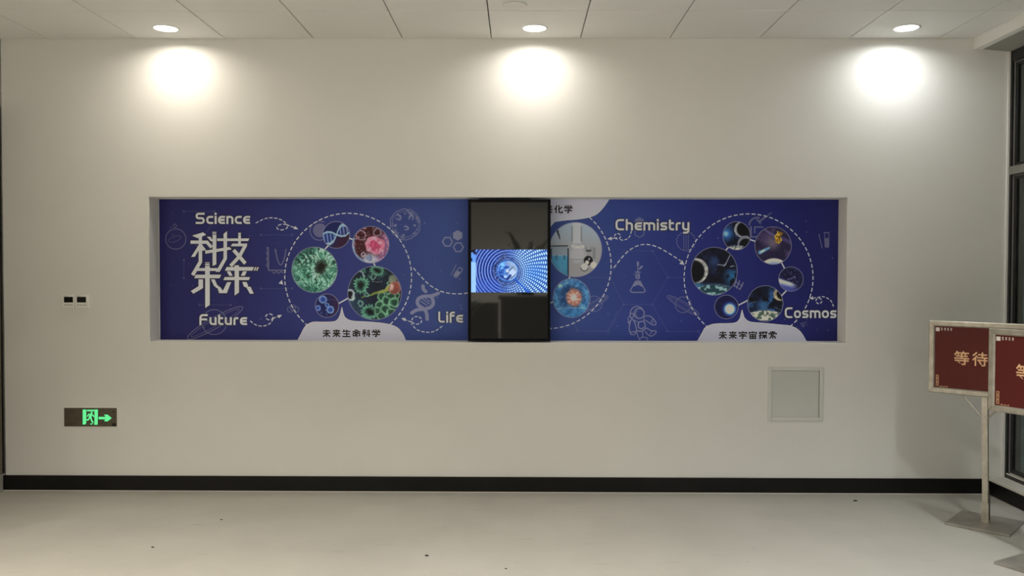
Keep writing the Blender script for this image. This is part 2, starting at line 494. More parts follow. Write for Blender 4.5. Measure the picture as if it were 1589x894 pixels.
# soffit: white fascia with a lip, darker recess ceiling behind it down to the window head
xf0, xf1 = at(1510.5, 76, YW).x, at(1523, 77, YW).x
zf = at(1510.5, 77.5, YW).z
so = MB(); so.box(xf0, xf1, YB, YW, zf, ZC + .15, .003)
struct(so.build('trim_4', M['trim']))
s2 = MB()
zs = at(1566, 83, YW).z
v = [s2.bm.verts.new(p_) for p_ in ((xf1, YB, zf + .006), (xf1, YW, zf + .006), (XR + .1, YW, zs), (XR + .1, YB, zs),
                                    (xf1, YB, ZC + .15), (xf1, YW, ZC + .15), (XR + .1, YW, ZC + .15), (XR + .1, YB, ZC + .15))]
for q in ((0, 1, 2, 3), (4, 5, 6, 7), (0, 1, 5, 4), (1, 2, 6, 5), (2, 3, 7, 6), (3, 0, 4, 7)): s2.bm.faces.new([v[i] for i in q])
struct(s2.build('trim_5', new_mat('grey_soffit', (.30, .295, .27, 1), .7)))  # one even grey, darker than the fascia

# ------------------------------------------------------------------ ceiling of square metal tiles, cut for the lamps
LAMPS_X = [-2.276, .098, 2.474]
LAMPS_Y = [(5.37, 'wall'), (2.97, 'room'), (.57, 'far'), (-1.83, 'far'), (-4.23, 'far'), (-6.63, 'far')]  # rows beyond the first are unseen; the rearmost are added for ambient light
HALL_FILL_X = [-7.096, -4.696]  # unseen side-hall lamps, added to fill light from the left
cl = MB(); GAP = .0033; R_HOLE = .080; TH = .02
bm = cl.bm
def tile(xa, xb, ya, yb, lamp=None):
    xa += GAP; xb -= GAP; ya += GAP; yb -= GAP
    z = ZC
    if xb - xa < .02: return
    top = [(xa, ya), (xb, ya), (xb, yb), (xa, yb)]
    cb = .002
    lo = [bm.verts.new((x + (cb if x == xa else -cb), y + (cb if y == ya else -cb), z)) for x, y in top]
    mi = [bm.verts.new((x, y, z + cb)) for x, y in top]
    hi = [bm.verts.new((x, y, z + TH)) for x, y in top]
    for k in range(4):
        bm.faces.new((lo[k], lo[(k + 1) % 4], mi[(k + 1) % 4], mi[k])); bm.faces.new((mi[k], mi[(k + 1) % 4], hi[(k + 1) % 4], hi[k]))
    if lamp is None:
        bm.faces.new(lo[::-1]); return
    n = 48; circ = [bm.verts.new((lamp[0] + R_HOLE * math.cos(2 * math.pi * k / n + math.pi / 4), lamp[1] + R_HOLE * math.sin(2 * math.pi * k / n + math.pi / 4), z)) for k in range(n)]
    # corner order of lo: (-,-) (+,-) (+,+) (-,+); circle starts at (+,+)
    order = [lo[2], lo[3], lo[0], lo[1]]
    for s in range(4):
        A, B = order[s], order[(s + 1) % 4]; seg = [circ[(s * n // 4 + k) % n] for k in range(n // 4 + 1)]
        for k in range(n // 4):
            if k < n // 8: bm.faces.new((A, seg[k + 1], seg[k]))
            else: bm.faces.new((B, seg[k + 1], seg[k]))
        bm.faces.new((A, B, seg[n // 8]))
lamp_tiles = {}
xs = [XH] + [-.187 + .597 * k for k in range(-13, 6)] + [xf0]
ysn = [YW - .6 * j for j in range(0, 24)]
for i in range(len(xs) - 1):
    for j in range(len(ysn) - 1):
        xa, xb, yb, ya = xs[i], xs[i + 1], ysn[j], ysn[j + 1]
        if yb > YH + .3 and xb < XL - .6: continue
        lp = None
        for lx in LAMPS_X + HALL_FILL_X:
            for ly, _ in LAMPS_Y:
                if lx < XL and ly > YH: continue
                if xa < lx < xb and ya < ly < yb: lp = (lx, ly)
        tile(xa, xb, ya, yb, lp)
ceiling = struct(cl.build('ceiling', M['ceil'], recalc=False))
me = ceiling.data
bmt = bmesh.new(); bmt.from_mesh(me); bmesh.ops.recalc_face_normals(bmt, faces=bmt.faces); bmt.to_mesh(me); bmt.free()
vd = MB(); vd.box(XH - .2, XR + .1, YB - .1, YW + .3, ZC + .12, ZC + .2); struct(vd.build('ceiling_slab', M['void']))

# ================================================================== DOWNLIGHTS
def make_downlight(x, y, kind, label):
    t = empty('ceiling_downlight', (x, y, ZC), label, 'ceiling light', 'round recessed ceiling downlights')
    MB().lathe([(.071, .020), (.071, -.001), (.074, -.0035), (.083, -.0035), (.086, -.001), (.086, .0), (.079, .0), (.079, .028)], (0, 0, 0)).build('rim', M['lampwhite'], t, True)
    MB().lathe([(0, .0040), (.0715, .0040)], (0, 0, 0)).build('lens', M['lens'], t)
    MB().lathe([(.079, .028), (.079, .06), (0, .06)], (0, 0, 0)).build('can', M['lampwhite'], t, True)
    ld = bpy.data.lights.new('downlight_beam', 'AREA'); ld.shape = 'DISK'; ld.size = .138
    ld.energy = LAMP_W[kind] * (1.0 if kind == 'wall' else (1.75 if kind == 'far' else 1.0) if x > 1 else 1.15 if x < -1 else 1.0); ld.spread = math.radians(LAMP_SPREAD[kind])
    ld.color = TINT[-1 if x < -1 else (0 if x < 1 else 1)]
    lo = bpy.data.objects.new('downlight_beam', ld); COL.objects.link(lo); lo.parent = t; lo.location = (0, 0, .0032)
    return t
PLACE = ['nearest the brown door', 'above the portrait display', 'nearest the dark windows']
for (ly, kind) in LAMPS_Y:
    for i, lx in enumerate(LAMPS_X):
        if kind == 'wall': make_downlight(lx, ly, kind, 'round white recessed downlight beside the mural wall, %s' % PLACE[i])
        else: make_downlight(lx, ly, kind, 'unseen round recessed ceiling downlight out in the hall, away from the mural wall')
    for lx in HALL_FILL_X:
        if ly < YH: make_downlight(lx, ly, kind, 'unseen round recessed ceiling downlight out in the hall, away from the mural wall')

# round cover plate beyond the middle lamp
cx = at(797, 8, 5.0); dct = (EYE, ZC)
dr = ray(799, 8); tcv = (ZC - EYE) / dr.z; cp = Vector((0, 0, EYE)) + dr * tcv
MBc = MB(); MBc.lathe([(0, -.004), (.066, -.004), (.072, -.0025), (.072, -.0005), (.0, -.0005)], (0, 0, 0))
co_ = MBc.build('ceiling_cover_plate', M['ceil'], None, False); co_.location = (cp.x, cp.y, ZC - .001)
tag(co_, 'small round white cover plate on the ceiling behind the middle downlight', 'cover plate')

# ================================================================== THE MURAL
K = np.array([1.75, 1.95, 2.55]); KP = np.array([1.7, 1.75, 2.0])     # reflectance of a print colour per its seen colour
def ramp_mat(name, mix=0.0, tint=(168, 162, 204)):
    """the mural's printed blue, lighter toward the middle, with an ink mixed over it"""
    m = new_mat(name, rough=.5, spec=.25)
    nt = m.node_tree; b = nt.nodes['Principled BSDF']
    tc = nt.nodes.new('ShaderNodeTexCoord'); sp = nt.nodes.new('ShaderNodeSeparateXYZ'); mr = nt.nodes.new('ShaderNodeMapRange')
    nt.links.new(tc.outputs['Object'], sp.inputs[0]); nt.links.new(sp.outputs['X'], mr.inputs['Value'])
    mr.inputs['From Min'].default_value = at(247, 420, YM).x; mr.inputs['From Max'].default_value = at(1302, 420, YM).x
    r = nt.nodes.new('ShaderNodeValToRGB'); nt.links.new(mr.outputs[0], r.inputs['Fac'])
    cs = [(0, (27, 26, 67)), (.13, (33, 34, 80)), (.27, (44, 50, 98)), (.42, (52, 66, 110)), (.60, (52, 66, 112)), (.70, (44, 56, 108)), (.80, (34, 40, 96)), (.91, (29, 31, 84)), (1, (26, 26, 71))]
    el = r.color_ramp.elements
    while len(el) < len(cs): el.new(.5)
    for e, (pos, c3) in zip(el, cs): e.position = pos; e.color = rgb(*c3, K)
    src = r.outputs['Color']
    if mix:
        mx = nt.nodes.new('ShaderNodeMix'); mx.data_type = 'RGBA'; mx.inputs[0].default_value = mix
        nt.links.new(src, mx.inputs[6]); mx.inputs[7].default_value = rgb(*tint, K); src = mx.outputs[2]
    nt.links.new(src, b.inputs['Base Color'])
    return m
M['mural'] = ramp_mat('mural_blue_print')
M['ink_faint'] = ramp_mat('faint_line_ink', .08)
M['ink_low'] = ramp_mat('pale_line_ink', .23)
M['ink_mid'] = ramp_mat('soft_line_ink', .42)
M['letter'] = new_mat('off_white_lettering', (.82, .855, .95, 1), .5)
M['banner'] = new_mat('pale_banner_print', rgb(172, 166, 168, K), .5)
M['halo'] = new_mat('dark_navy_outline', rgb(16, 14, 40, K), .5)
M['dash'] = new_mat('white_dash_print', (.80, .85, .95, 1), .5)
M['caption'] = new_mat('black_caption_ink', rgb(22, 14, 22, 1.2), .5)

def print_col(name, rough=.45, emission=0.0):
    m = new_mat(name, rough=rough, spec=.25); nt = m.node_tree; b = nt.nodes['Principled BSDF']
    a = nt.nodes.new('ShaderNodeVertexColor'); a.layer_name = 'print'
    if emission:
        b.inputs['Base Color'].default_value = (.01, .01, .012, 1)
        nt.links.new(a.outputs['Color'], b.inputs['Emission Color']); b.inputs['Emission Strength'].default_value = emission
    else: nt.links.new(a.outputs['Color'], b.inputs['Base Color'])
    return m
M['photo'] = print_col('photo_print')
M['display'] = print_col('lit_display_picture', .2, 1.15)

mural = empty('wall_mural', (0, 0, 0), 'long blue science mural with white lettering and round pictures, set in the wall niche', 'mural')
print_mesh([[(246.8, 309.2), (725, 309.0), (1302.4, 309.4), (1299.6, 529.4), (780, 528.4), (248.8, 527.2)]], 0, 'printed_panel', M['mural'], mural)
pm = MB()
A_, B_ = at(246.8, 309.3, YM), at(1300.0, 528.2, YM)
pm.box(A_.x + .004, B_.x - .004, YM + .0006, YM + .0115, B_.z + .006, A_.z - .004)
pm.build('backing_board', M['trim'], mural)
# white sheet edge under the print
print_mesh([[(245.6, 308.2), (1303.8, 308.4), (1301.4, 531.0), (247.8, 528.8)]], -.9, 'sheet_border', M['trim'], mural)

# --- faint background drawings
def U(sc, ox, oy): return lambda pts: [(ox + x / sc, oy + y / sc) for x, y in pts]
z1f = U(3.723, 225, 300); z2f = U(3.727, 430, 300); z3f = U(3.65, 700, 295); z4f = U(3.65, 930, 295); z7f = U(5.96, 960, 390); z8f = U(4.257, 600, 310)
def icon(name, strokes, fills=(), mat='ink_mid', label=None, layer=1):
    q = []
    for s in strokes:
        pts, wd = s[0], s[1]; closed = len(s) > 2 and s[2]
        q += ribbon(pts, wd, closed)
    q += list(fills)
    o = print_mesh(q, layer, name, M[mat], mural)
    if label: o['label'] = label
    return o
# hexagon net
net = [[(300, 345), (388, 495)], [(388, 495), (300, 648)], [(300, 648), (138, 648)], [(138, 648), (50, 800)], [(300, 648), (385, 800)], [(385, 800), (560, 800)],
       [(388, 495), (500, 495)], [(138, 345), (300, 345)], [(138, 345), (60, 495)], [(60, 495), (138, 648)], [(50, 800), (-60, 800)], [(60, 495), (-70, 495)]]
icon('hexagon_net', [(z4f(s), .8) for s in net], [ellipse(*z4f([p])[0], 2.0, n=12) for p in ((300, 345), (388, 495), (300, 648), (138, 648), (50, 800), (385, 800), (560, 800))], 'ink_faint')
for a_n, b_n in (((395, 170), (300, 300)), ((225, 105), (400, 105)), ((670, 240), (850, 240)), ((670, 550), (850, 550)), ((315, 645), (495, 645)), ((225, 385), (225, 490))):
    icon('hexagon_net_line', [(z1f([a_n, b_n]), .8)], [ellipse(*z1f([p])[0], 2.0, n=12) for p in (a_n, b_n)], 'ink_faint')
net3 = [[(715, 797), (890, 797)], [(715, 797), (690, 740)], [(890, 797), (940, 690)]]
icon('hexagon_net', [(z3f(s), .8) for s in net3], [ellipse(*z3f([p])[0], 2.0, n=12) for p in ((715, 797), (890, 797))], 'ink_faint')
random.seed(4)
icon('star_specks', [], [ellipse(random.uniform(600, 725), random.uniform(330, 510), random.uniform(.6, 1.3), n=8) for _ in range(16)] +
     [ellipse(random.uniform(255, 470), random.uniform(320, 515), random.uniform(.5, 1.0), n=8) for _ in range(20)] +
     [ellipse(random.uniform(940, 1295), random.uniform(320, 520), random.uniform(.5, 1.1), n=8) for _ in range(34)], 'ink_low')
COL.objects[-1]['kind'] = 'stuff'
# ringed ball at the left, ringed planet under Future
icon('planet_drawing', [(ellipse(272.8, 371, 15.7), 1.1, True), (ellipse(271.5, 350.5, 2.6, n=16), .8, True), (ellipse(271, 371, 10, 4, -20, 24), .5, True)], (), 'ink_low')
sat = (333.3, 500.8)
icon('ringed_planet_drawing', [(ellipse(332.4, 500, 19.3), 1.2, True), (ellipse(333.8, 501, 49, 8.5, -29.5), 1.2, True), (ellipse(333.8, 501, 43, 5, -29.5), .7, True)], (), 'ink_low')
# chart with toothed axes
teeth = [];
ax = []
for k in range(8): ax += [(712 if k % 2 else 702, 312 + k * 17)]
icon('chart_drawing', [(z1f(ax), 1.6), (z1f([(712, 310), (714, 445), (812, 445)]), 2.0), (z1f([(735, 455), (745, 462), (760, 452), (772, 463), (788, 452), (800, 462)]), 1.4),
                       (catmull(z1f([(752, 322), (768, 390), (785, 414), (802, 385), (816, 322)])), 1.8), (z1f([(752, 322), (757, 345)]), 2.4)], (), 'ink_low')
icon('trefoil_drawing', [(ellipse(454.7 + 5.2 * math.cos(t), 482.8 + 5.2 * math.sin(t), 4.4, n=20), 1.0, True) for t in (math.pi / 2 + 2.1, math.pi / 2 - 2.1, -math.pi / 2)], (), 'ink_low')
icon('disc_drawing', [(ellipse(496, 358, 14.8, t0=60, t1=300, n=40), 1.6)], [ellipse(496.5, 357.5, 10.8, n=32)], 'ink_low')
# cell
rr = random.Random(8)
ring = [(628.8 + (23.6 + rr.uniform(-1, 1)) * math.cos(t), 348 + (23.8 + rr.uniform(-1, 1)) * math.sin(t)) for t in [2 * math.pi * k / 46 for k in range(46)]]
ring2 = [(628.8 + (20.6 + rr.uniform(-1.2, 1.2)) * math.cos(t), 348 + (20.6 + rr.uniform(-1.2, 1.2)) * math.sin(t)) for t in [2 * math.pi * k / 40 for k in range(40)]]
cs_ = []
for (x, y, s, ro) in ((618, 337, 5, 30), (638, 338, 4.5, -60), (630, 354, 4, 10), (613.5, 349.5, 2, 90), (643, 350, 1.6, 0)):
    cs_ += [(ellipse(x, y, s, s * .75, ro, 16, 200, 480), 1.3), (ellipse(x + .4, y - .3, s * .55, s * .4, ro, 12, 200, 450), .8)]
bumps = [(ellipse(628.8 + r_ * math.cos(t), 348 + r_ * math.sin(t), rr.uniform(.9, 2.0), n=8), .6, True) for t, r_ in [(rr.uniform(0, 6.28), rr.uniform(15, 22)) for _ in range(26)]]
icon('cell_drawing', [(ring, .9, True), (ring2, .6, True)] + cs_ + bumps, (), 'ink_mid')
def hexa(cx, cy, r, rot=0): return ellipse(cx, cy, r, r, rot, 6)
icon('hexagon_cluster', [(hexa(694.3, 375.2, 7.6, 0), 1.8, True), (hexa(711.3, 383.7, 7.6, 0), 1.8, True)], [hexa(710.2, 365.3, 8.2, 30)], 'ink_mid')
icon('test_tube_drawing', [(z2f([(1005, 475), (1036, 412)]), .9), (rounded(z2f([(1018, 478), (1056, 426), (1076, 440), (1036, 490)]), 3, True), 1.2, True)], [z2f([(1024, 474), (1044, 447), (1060, 458), (1036, 488)])], 'ink_mid')
# big double helix
dn = [z8f([(240, 570), (244, 592), (258, 606)]), z8f([(342, 618), (300, 634), (240, 640), (210, 655), (203, 680), (214, 700), (240, 718), (262, 745), (268, 790)]),
      z8f([(166, 748), (200, 728), (250, 722), (290, 710), (308, 685), (303, 655), (290, 640)])]
icon('double_helix_drawing', [(catmull(s), 5.3) for s in dn] + [(z8f([(222, 668), (268, 700)]), 1.4), (z8f([(235, 655), (285, 690)]), 1.4), (z8f([(255, 652), (292, 676)]), 1.2)],
     [p for s in dn for e in (s[0], s[-1]) for p in [ellipse(e[0], e[1], 2.65, n=16)]], 'ink_mid')
# flask with a sprout
icon('flask_drawing', [(z7f([(177, 128), (177, 315)]), 1.3), (z7f([(150, 193), (204, 193)]), 1.6), (z7f([(161, 208), (161, 254)]), 2.0), (z7f([(190, 208), (190, 254)]), 2.0),
                       (rounded(z7f([(156, 275), (105, 368), (122, 380), (232, 380), (248, 368), (197, 275)]), [0, 3, 3, 3, 3, 0]), 1.6), (z7f([(178, 175), (200, 155)]), 1.0)],
     [ellipse(*z7f([(178, 116)])[0], 1.9, 4.2, 0, 16), ellipse(*z7f([(205, 150)])[0], 1.7, 4.0, 45, 16), z7f([(158, 272), (172, 272), (172, 310), (148, 325), (132, 325)]), z7f([(182, 272), (197, 272), (222, 325), (205, 325), (182, 310)])], 'ink_mid')
# astronaut (generic line figure)
icon('astronaut_drawing', [(ellipse(*z7f([(190, 575)])[0], 7.8, 7.8, 0, 28), 1.6, True), (ellipse(*z7f([(170, 580)])[0], 10.8, 11.8, 0, 30, 120, 345), 1.5), (ellipse(*z7f([(122, 595)])[0], 2.6, 3.6, 0, 16), 1.4, True),
                           (catmull(z7f([(135, 630), (108, 640), (92, 668), (88, 620), (100, 600)])), 1.2),
                           (catmull(z7f([(112, 640), (98, 700), (104, 745), (140, 745), (165, 735), (158, 690), (140, 640)])), 1.5), (z7f([(104, 745), (112, 770), (145, 772), (165, 740)]), 1.3),
                           (rounded(z7f([(185, 655), (235, 645), (248, 700), (205, 720), (180, 700)]), 2, True), 1.8, True), (z7f([(165, 735), (210, 742), (262, 708)]), 1.8), (z7f([(140, 635), (185, 660)]), 1.3), (z7f([(238, 600), (232, 645)]), 1.3),
                           (catmull(z7f([(245, 598), (290, 600), (325, 632), (345, 660), (335, 682), (300, 672), (245, 635)])), 1.5), (z7f([(315, 630), (296, 655)]), 1.2), (z7f([(325, 648), (306, 668)]), 1.0),
                           (catmull(z7f([(262, 710), (300, 735), (345, 738), (335, 765), (300, 785), (270, 770), (245, 740)])), 1.5), (z7f([(310, 738), (290, 770)]), 1.1),
                           (catmull(z7f([(165, 750), (180, 790), (195, 820)])), 1.4), (catmull(z7f([(222, 745), (222, 780), (215, 800)])), 1.4), (catmull(z7f([(195, 822), (205, 800), (240, 795), (268, 806), (262, 822)])), 1.3),
                           (ellipse(*z7f([(185, 578)])[0], 4.6, 5.2, 20, 12, 90, 230), .8)], (), 'ink_mid')
def saturn(cx, cy, r, a, b, rot, m='ink_low'):
    icon('ringed_planet_drawing', [(ellipse(cx, cy, r), 1.2, True), (ellipse(cx, cy + 1, a, b, rot), 1.2, True), (ellipse(cx, cy + 1, a * .86, b * .45, rot), .7, True)], (), m)
saturn(1060, 473, 12.2, 28.5, 5.2, 31)
saturn(922, 471.5, 12, 25, 4.5, -31)
# gear disc, hexagon pair, microscope, tubes, star, film strip
gear = [(1064.5 + (14.6 + (.9 if k % 2 else -.9)) * math.cos(2 * math.pi * k / 32), 374.5 + (14.6 + (.9 if k % 2 else -.9)) * math.sin(2 * math.pi * k / 32)) for k in range(32)]
icon('gear_drawing', [(gear, 1.0, True)] + [([(x, 361), (x, 388)], 1.0) for x in (1061, 1064.5, 1068)], (), 'ink_low')
icon('hexagon_pair', [(hexa(992.2, 360.5, 8, 30), 1.4, True)], [hexa(992.2, 345, 8.2, 30)], 'ink_low')
icon('microscope_drawing', [(ellipse(*z4f([(893, 200)])[0], 12, 12, 0, 16, 180, 290), 2.6), (z4f([(905, 180), (950, 145)]), 3.0), (z4f([(955, 143), (975, 128)]), 1.6), (z4f([(858, 205), (858, 262)]), 3.0), (z4f([(880, 245), (880, 210), (930, 210)]), 2.2),
                            (z4f([(850, 265), (905, 265)]), 2.2), (z4f([(915, 190), (890, 165)]), 2.4)], (), 'ink_low')
icon('test_tube_drawing', [(z4f([(1243, 248), (1262, 330)]), 1.3), (rounded(z4f([(1275, 240), (1300, 240), (1300, 325), (1278, 325)]), 2, True), 1.0, True), (z4f([(1270, 242), (1305, 242)]), 1.4)], [z4f([(1278, 272), (1298, 272), (1298, 322), (1280, 322)])], 'ink_low')
star5 = [(1246 + (3.6 if k % 2 == 0 else 1.6) * math.sin(math.pi * k / 5), 503.6 - (3.6 if k % 2 == 0 else 1.6) * math.cos(math.pi * k / 5)) for k in range(10)]
icon('star_drawing', [(star5, .8, True)], [ellipse(1246 + rr.uniform(-14, 12), 503 + rr.uniform(-9, 9), .7, n=8) for _ in range(10)], 'ink_low')
icon('film_strip_drawing', [(z4f([(772, 520), (812, 545)]), 1.0), (z4f([(762, 540), (800, 565)]), 1.0), (z4f([(778, 506), (762, 548)]), 1.4), (z4f([(795, 512), (776, 556)]), 1.6), (z4f([(815, 522), (795, 564)]), 1.6)], (), 'ink_mid', layer=4)

# --- caption characters, drawn with even bold strokes in a 100 x 100 box (y down)
def hz(y, a, b): return [(a, y), (b, y)]
def vt(x, a, b): return [(x, a), (x, b)]
CJK = {
 '未': [hz(20, 10, 90), vt(50, 4, 98), hz(48, 4, 96), [(44, 54), (30, 78), (8, 94)], [(56, 54), (70, 78), (92, 94)]],
 '来': [hz(18, 8, 92), vt(50, 2, 98), [(22, 28), (34, 46)], [(78, 28), (66, 46)], hz(54, 4, 96), [(44, 58), (30, 78), (8, 94)], [(56, 58), (70, 78), (92, 94)]],
 '生': [[(24, 4), (18, 20), (6, 36)], hz(26, 18, 95), hz(58, 12, 90), hz(92, 4, 97), vt(54, 3, 92)],
 '命': [[(50, 4), (34, 22), (4, 34)], [(50, 4), (66, 22), (96, 34)], hz(35, 30, 70), [(14, 50), (42, 50), (42, 82), (14, 82), (14, 50)], [(58, 99), (58, 50), (88, 50), (88, 80), (74, 82)]],
 '科': [[(44, 6), (8, 14)], hz(32, 4, 48), vt(27, 12, 98), [(22, 38), (4, 68)], [(32, 42), (46, 60)], [(58, 12), (72, 26)], [(55, 38), (70, 52)], [(50, 72), (98, 62)], vt(83, 3, 98)],
 '学': [[(16, 4), (26, 20)], [(45, 2), (52, 19)], [(84, 4), (72, 20)], [(8, 46), (8, 28), (92, 28), (92, 46)], [(26, 44), (72, 44), (52, 58)], [(52, 56), (52, 92), (34, 93)], hz(68, 4, 96)],
 '宇': [vt(50, 1, 16), [(8, 38), (8, 19), (92, 19), (92, 38)], hz(42, 20, 80), hz(62, 4, 96), [(50, 42), (50, 92), (32, 93)]],
 '宙': [vt(50, 1, 16), [(8, 38), (8, 19), (92, 19), (92, 38)], [(18, 46), (82, 46), (82, 94), (18, 94), (18, 40)], vt(50, 34, 94), hz(70, 18, 82)],
 '探': [hz(26, 3, 38), [(22, 3), (22, 92), (8, 93)], [(3, 64), (38, 50)], [(46, 30), (46, 12), (96, 12), (96, 30)], [(62, 22), (48, 40)], [(80, 22), (94, 40)], hz(56, 42, 99), vt(71, 42, 98), [(66, 60), (44, 90)], [(76, 60), (98, 90)]],
 '索': [hz(12, 20, 80), vt(50, 1, 28), [(8, 46), (8, 29), (92, 29), (92, 46)], [(46, 36), (28, 50), (60, 52)], [(66, 42), (28, 70), (84, 65)], vt(50, 66, 98), [(32, 77), (14, 94)], [(68, 77), (86, 94)]],
 '化': [[(34, 3), (24, 28), (5, 52)], vt(22, 34, 98), [(92, 22), (72, 42), (46, 54)], [(57, 3), (57, 88), (66, 93), (94, 93), (94, 74)]],
}
def caption(text, x0, x1, y0, y1, wt=.15):
    n = len(text); pitch = (x1 - x0) / (n - .14); cw = pitch * .86; h = y1 - y0; q = []
    for i, ch in enumerate(text):
        for st in CJK[ch]:
            pts = [(x0 + i * pitch + px / 100 * cw, y0 + py / 100 * h) for px, py in st]
            q += ribbon(pts, wt * (cw + h) / 2)
    return q

# --- banners with captions
def banner(px, name='caption_banner', cap=None, box=None, label=None):
    print_mesh([ [(x, y) for x, y in px] ], 2.4, name, M['banner'], mural)
    b = COL.objects[-1]
    e = print_mesh(ribbon(px, 1.1), 2.6, 'banner_edge', M['letter'], b)
    c = print_mesh(caption(cap, *box), 3.4, 'caption_lettering', M['caption'], b)
    b['label'] = label
b1 = catmull(z2f([(120, 850), (140, 812), (164, 770), (205, 746), (270, 745), (330, 742), (352, 728), (366, 700), (375, 660)]), 6)[:-1] + catmull(z2f([(375, 660), (384, 700), (400, 724), (440, 739), (540, 745), (630, 755), (690, 774), (722, 808), (743, 850)]), 6)
banner(b1, cap='未来生命科学', box=(500.2, 590.4, 511.2, 523.2), label='pale banner captioned in Chinese under the green cell pictures')
b3 = catmull(z4f([(556, 857), (584, 806), (602, 778), (650, 759), (730, 756), (775, 750), (796, 727), (803, 700), (808, 680)]), 6)[:-1] + catmull(z4f([(808, 680), (814, 702), (824, 727), (855, 747), (930, 754), (1020, 763), (1090, 772), (1138, 803), (1172, 857)]), 6)
banner(b3, cap='未来宇宙探索', box=(1115.0, 1205.6, 514, 526), label='pale banner captioned in Chinese under the space pictures')
rt_ = catmull([(854, 345), (874, 342), (897, 340), (914, 337), (926, 332), (936, 322), (945, 309.2)], 6)
lf_ = [(1700 - x, y) for x, y in rt_][::-1]
tip = catmull([(838, 346), (846, 352), (850, 364)], 4) + catmull([(850, 364), (854, 352), (860, 345)], 4)[1:]
b2 = lf_[:-2] + tip + rt_[2:]
banner(b2, cap='未来化学', box=(829.5, 888.5, 318.2, 331), label='pale banner captioned in Chinese hanging at the top beside the display')

# --- dashed rings, curves and arrows
def arrow(name, qs):
    return print_mesh(qs, 3, name, M['dash'], mural)
def ring_poly(cx, cy, rx, ry, t0, t1): return ellipse(cx, cy, rx, ry, 0, 120, t0, t1)
arrow('dashed_ring', dashes(ring_poly(540.3, 429.5, 98.4, 98.5, 129, 411), 1.55, 6.0, 3.3))
arrow('dashed_ring', dashes(ring_poly(1161.5, 431, 100, 99, 128, 412), 1.55, 6.0, 3.3))
arrow('dashed_ring', dashes(ring_poly(850, 411.5, 98.3, 98.5, -49, 229), 1.55, 6.0, 3.3))
def loop(cx, cy, a, b, rot=0): return ellipse(cx, cy, a, b, rot, 24)
sw = catmull(z1f([(640, 172), (690, 148), (740, 142), (790, 155), (828, 186)]))
arrow('dashed_arrow', dashes(sw, 1.4, 5, 2.6) + dashes(loop(*z1f([(793, 195)])[0], 8.4, 4.4, -8), 1.4, 5, 2.6, True) + dashes(z1f([(815, 180), (880, 205)]), 1.4, 6, 2) + arrowhead(z1f([(886, 208)])[0], z1f([(850, 192)])[0], 6.5, 5.5))
sw = catmull(z1f([(608, 737), (640, 760), (682, 767), (722, 752), (742, 722)]))
arrow('dashed_arrow', dashes(sw, 1.4, 5, 2.6) + dashes(loop(*z1f([(719, 714)])[0], 5.8, 4.6), 1.4, 5, 2.6, True) + dashes(z1f([(735, 725), (790, 704)]), 1.4, 6, 2) + arrowhead(z1f([(792, 703)])[0], z1f([(750, 722)])[0], 6.5, 5.5))
arrow('arrow_tip', arrowhead((437.6, 434.5), (434.6, 446), 6.5, 7))
sw = catmull(z2f([(956, 768), (910, 798), (860, 803), (808, 788), (775, 752)]))
arrow('dashed_arrow', dashes(sw, 1.4, 5, 2.6) + dashes(loop(*z2f([(808, 735)])[0], 7.6, 6.0), 1.4, 5, 2.6, True) + dashes(z2f([(780, 745), (735, 730)]), 1.4, 6, 2) + arrowhead(z2f([(718, 722)])[0], z2f([(770, 742)])[0], 6.5, 5.5))
arrow('dashed_curve', dashes(catmull(z2f([(788, 432), (870, 520), (940, 564), (1010, 580), (1085, 579), (1180, 560)])), 1.5, 6, 3.3))
arrow('dashed_curve', dashes(catmull(z4f([(82, 440), (150, 358), (210, 318), (265, 308), (330, 323), (400, 362), (462, 402)])), 1.5, 6, 3.3) + arrowhead(z4f([(483, 424)])[0], z4f([(440, 392)])[0], 7.5, 7.5))
sw = catmull(z4f([(182, 232), (168, 268), (135, 284), (112, 276)]))
arrow('dashed_arrow', dashes(sw, 1.4, 4.6, 2.4) + dashes(loop(*z4f([(103, 262)])[0], 4.6, 4.2), 1.4, 4.4, 2.2, True) + ribbon(z4f([(100, 270), (70, 274)]), 1.3) + arrowhead(z4f([(46, 277)])[0], z4f([(90, 272)])[0], 6.5, 6))
sw = catmull(z4f([(1326, 660), (1310, 626), (1272, 605), (1235, 608), (1215, 612)]))
arrow('dashed_arrow', dashes(sw, 1.4, 4.6, 2.4) + dashes(loop(*z4f([(1243, 628)])[0], 4.6, 4.2), 1.4, 4.4, 2.2, True) + arrowhead(z4f([(1188, 613)])[0], z4f([(1225, 611)])[0], 6.5, 5.5))
for s, f_ in (((277, 322, 299, 300), z2f), ((413, 257, 438, 268), z2f), ((557, 400, 567, 420), z2f), ((357, 637, 412, 606), z2f), ((714, 343, 735, 320), z4f), ((850, 279, 884, 291), z4f), ((1029, 406, 1050, 446), z4f), ((1059, 570, 1030, 600), z4f), ((842, 624, 788, 652), z4f), ((660, 512, 675, 488), z3f), ((545, 645, 582, 632), z3f)):
    print_mesh(ribbon(f_([(s[0], s[1]), (s[2], s[3])]), 2.0), 2.8, 'connecting_link', M['dash'], mural)

# --- words
print_word('Science', 303.6, 388.3, 347.6, 330.2, 'word_lettering', mural, 'white word Science')
print_word('Future', 309.6, 383.6, 504.4, 487.6, 'word_lettering', mural, 'white word Future')
print_word('Life', 680, 718.6, 500.8, 483.6, 'word_lettering', mural, 'white word Life')
print_word('Chemistry', 955.0, 1069.8, 357.6, 340.0, 'word_lettering', mural, 'white word Chemistry')
print_word('Cosmos', 1217.6, 1297.8, 493.6, 477.0, 'word_lettering', mural, 'white word Cosmos')

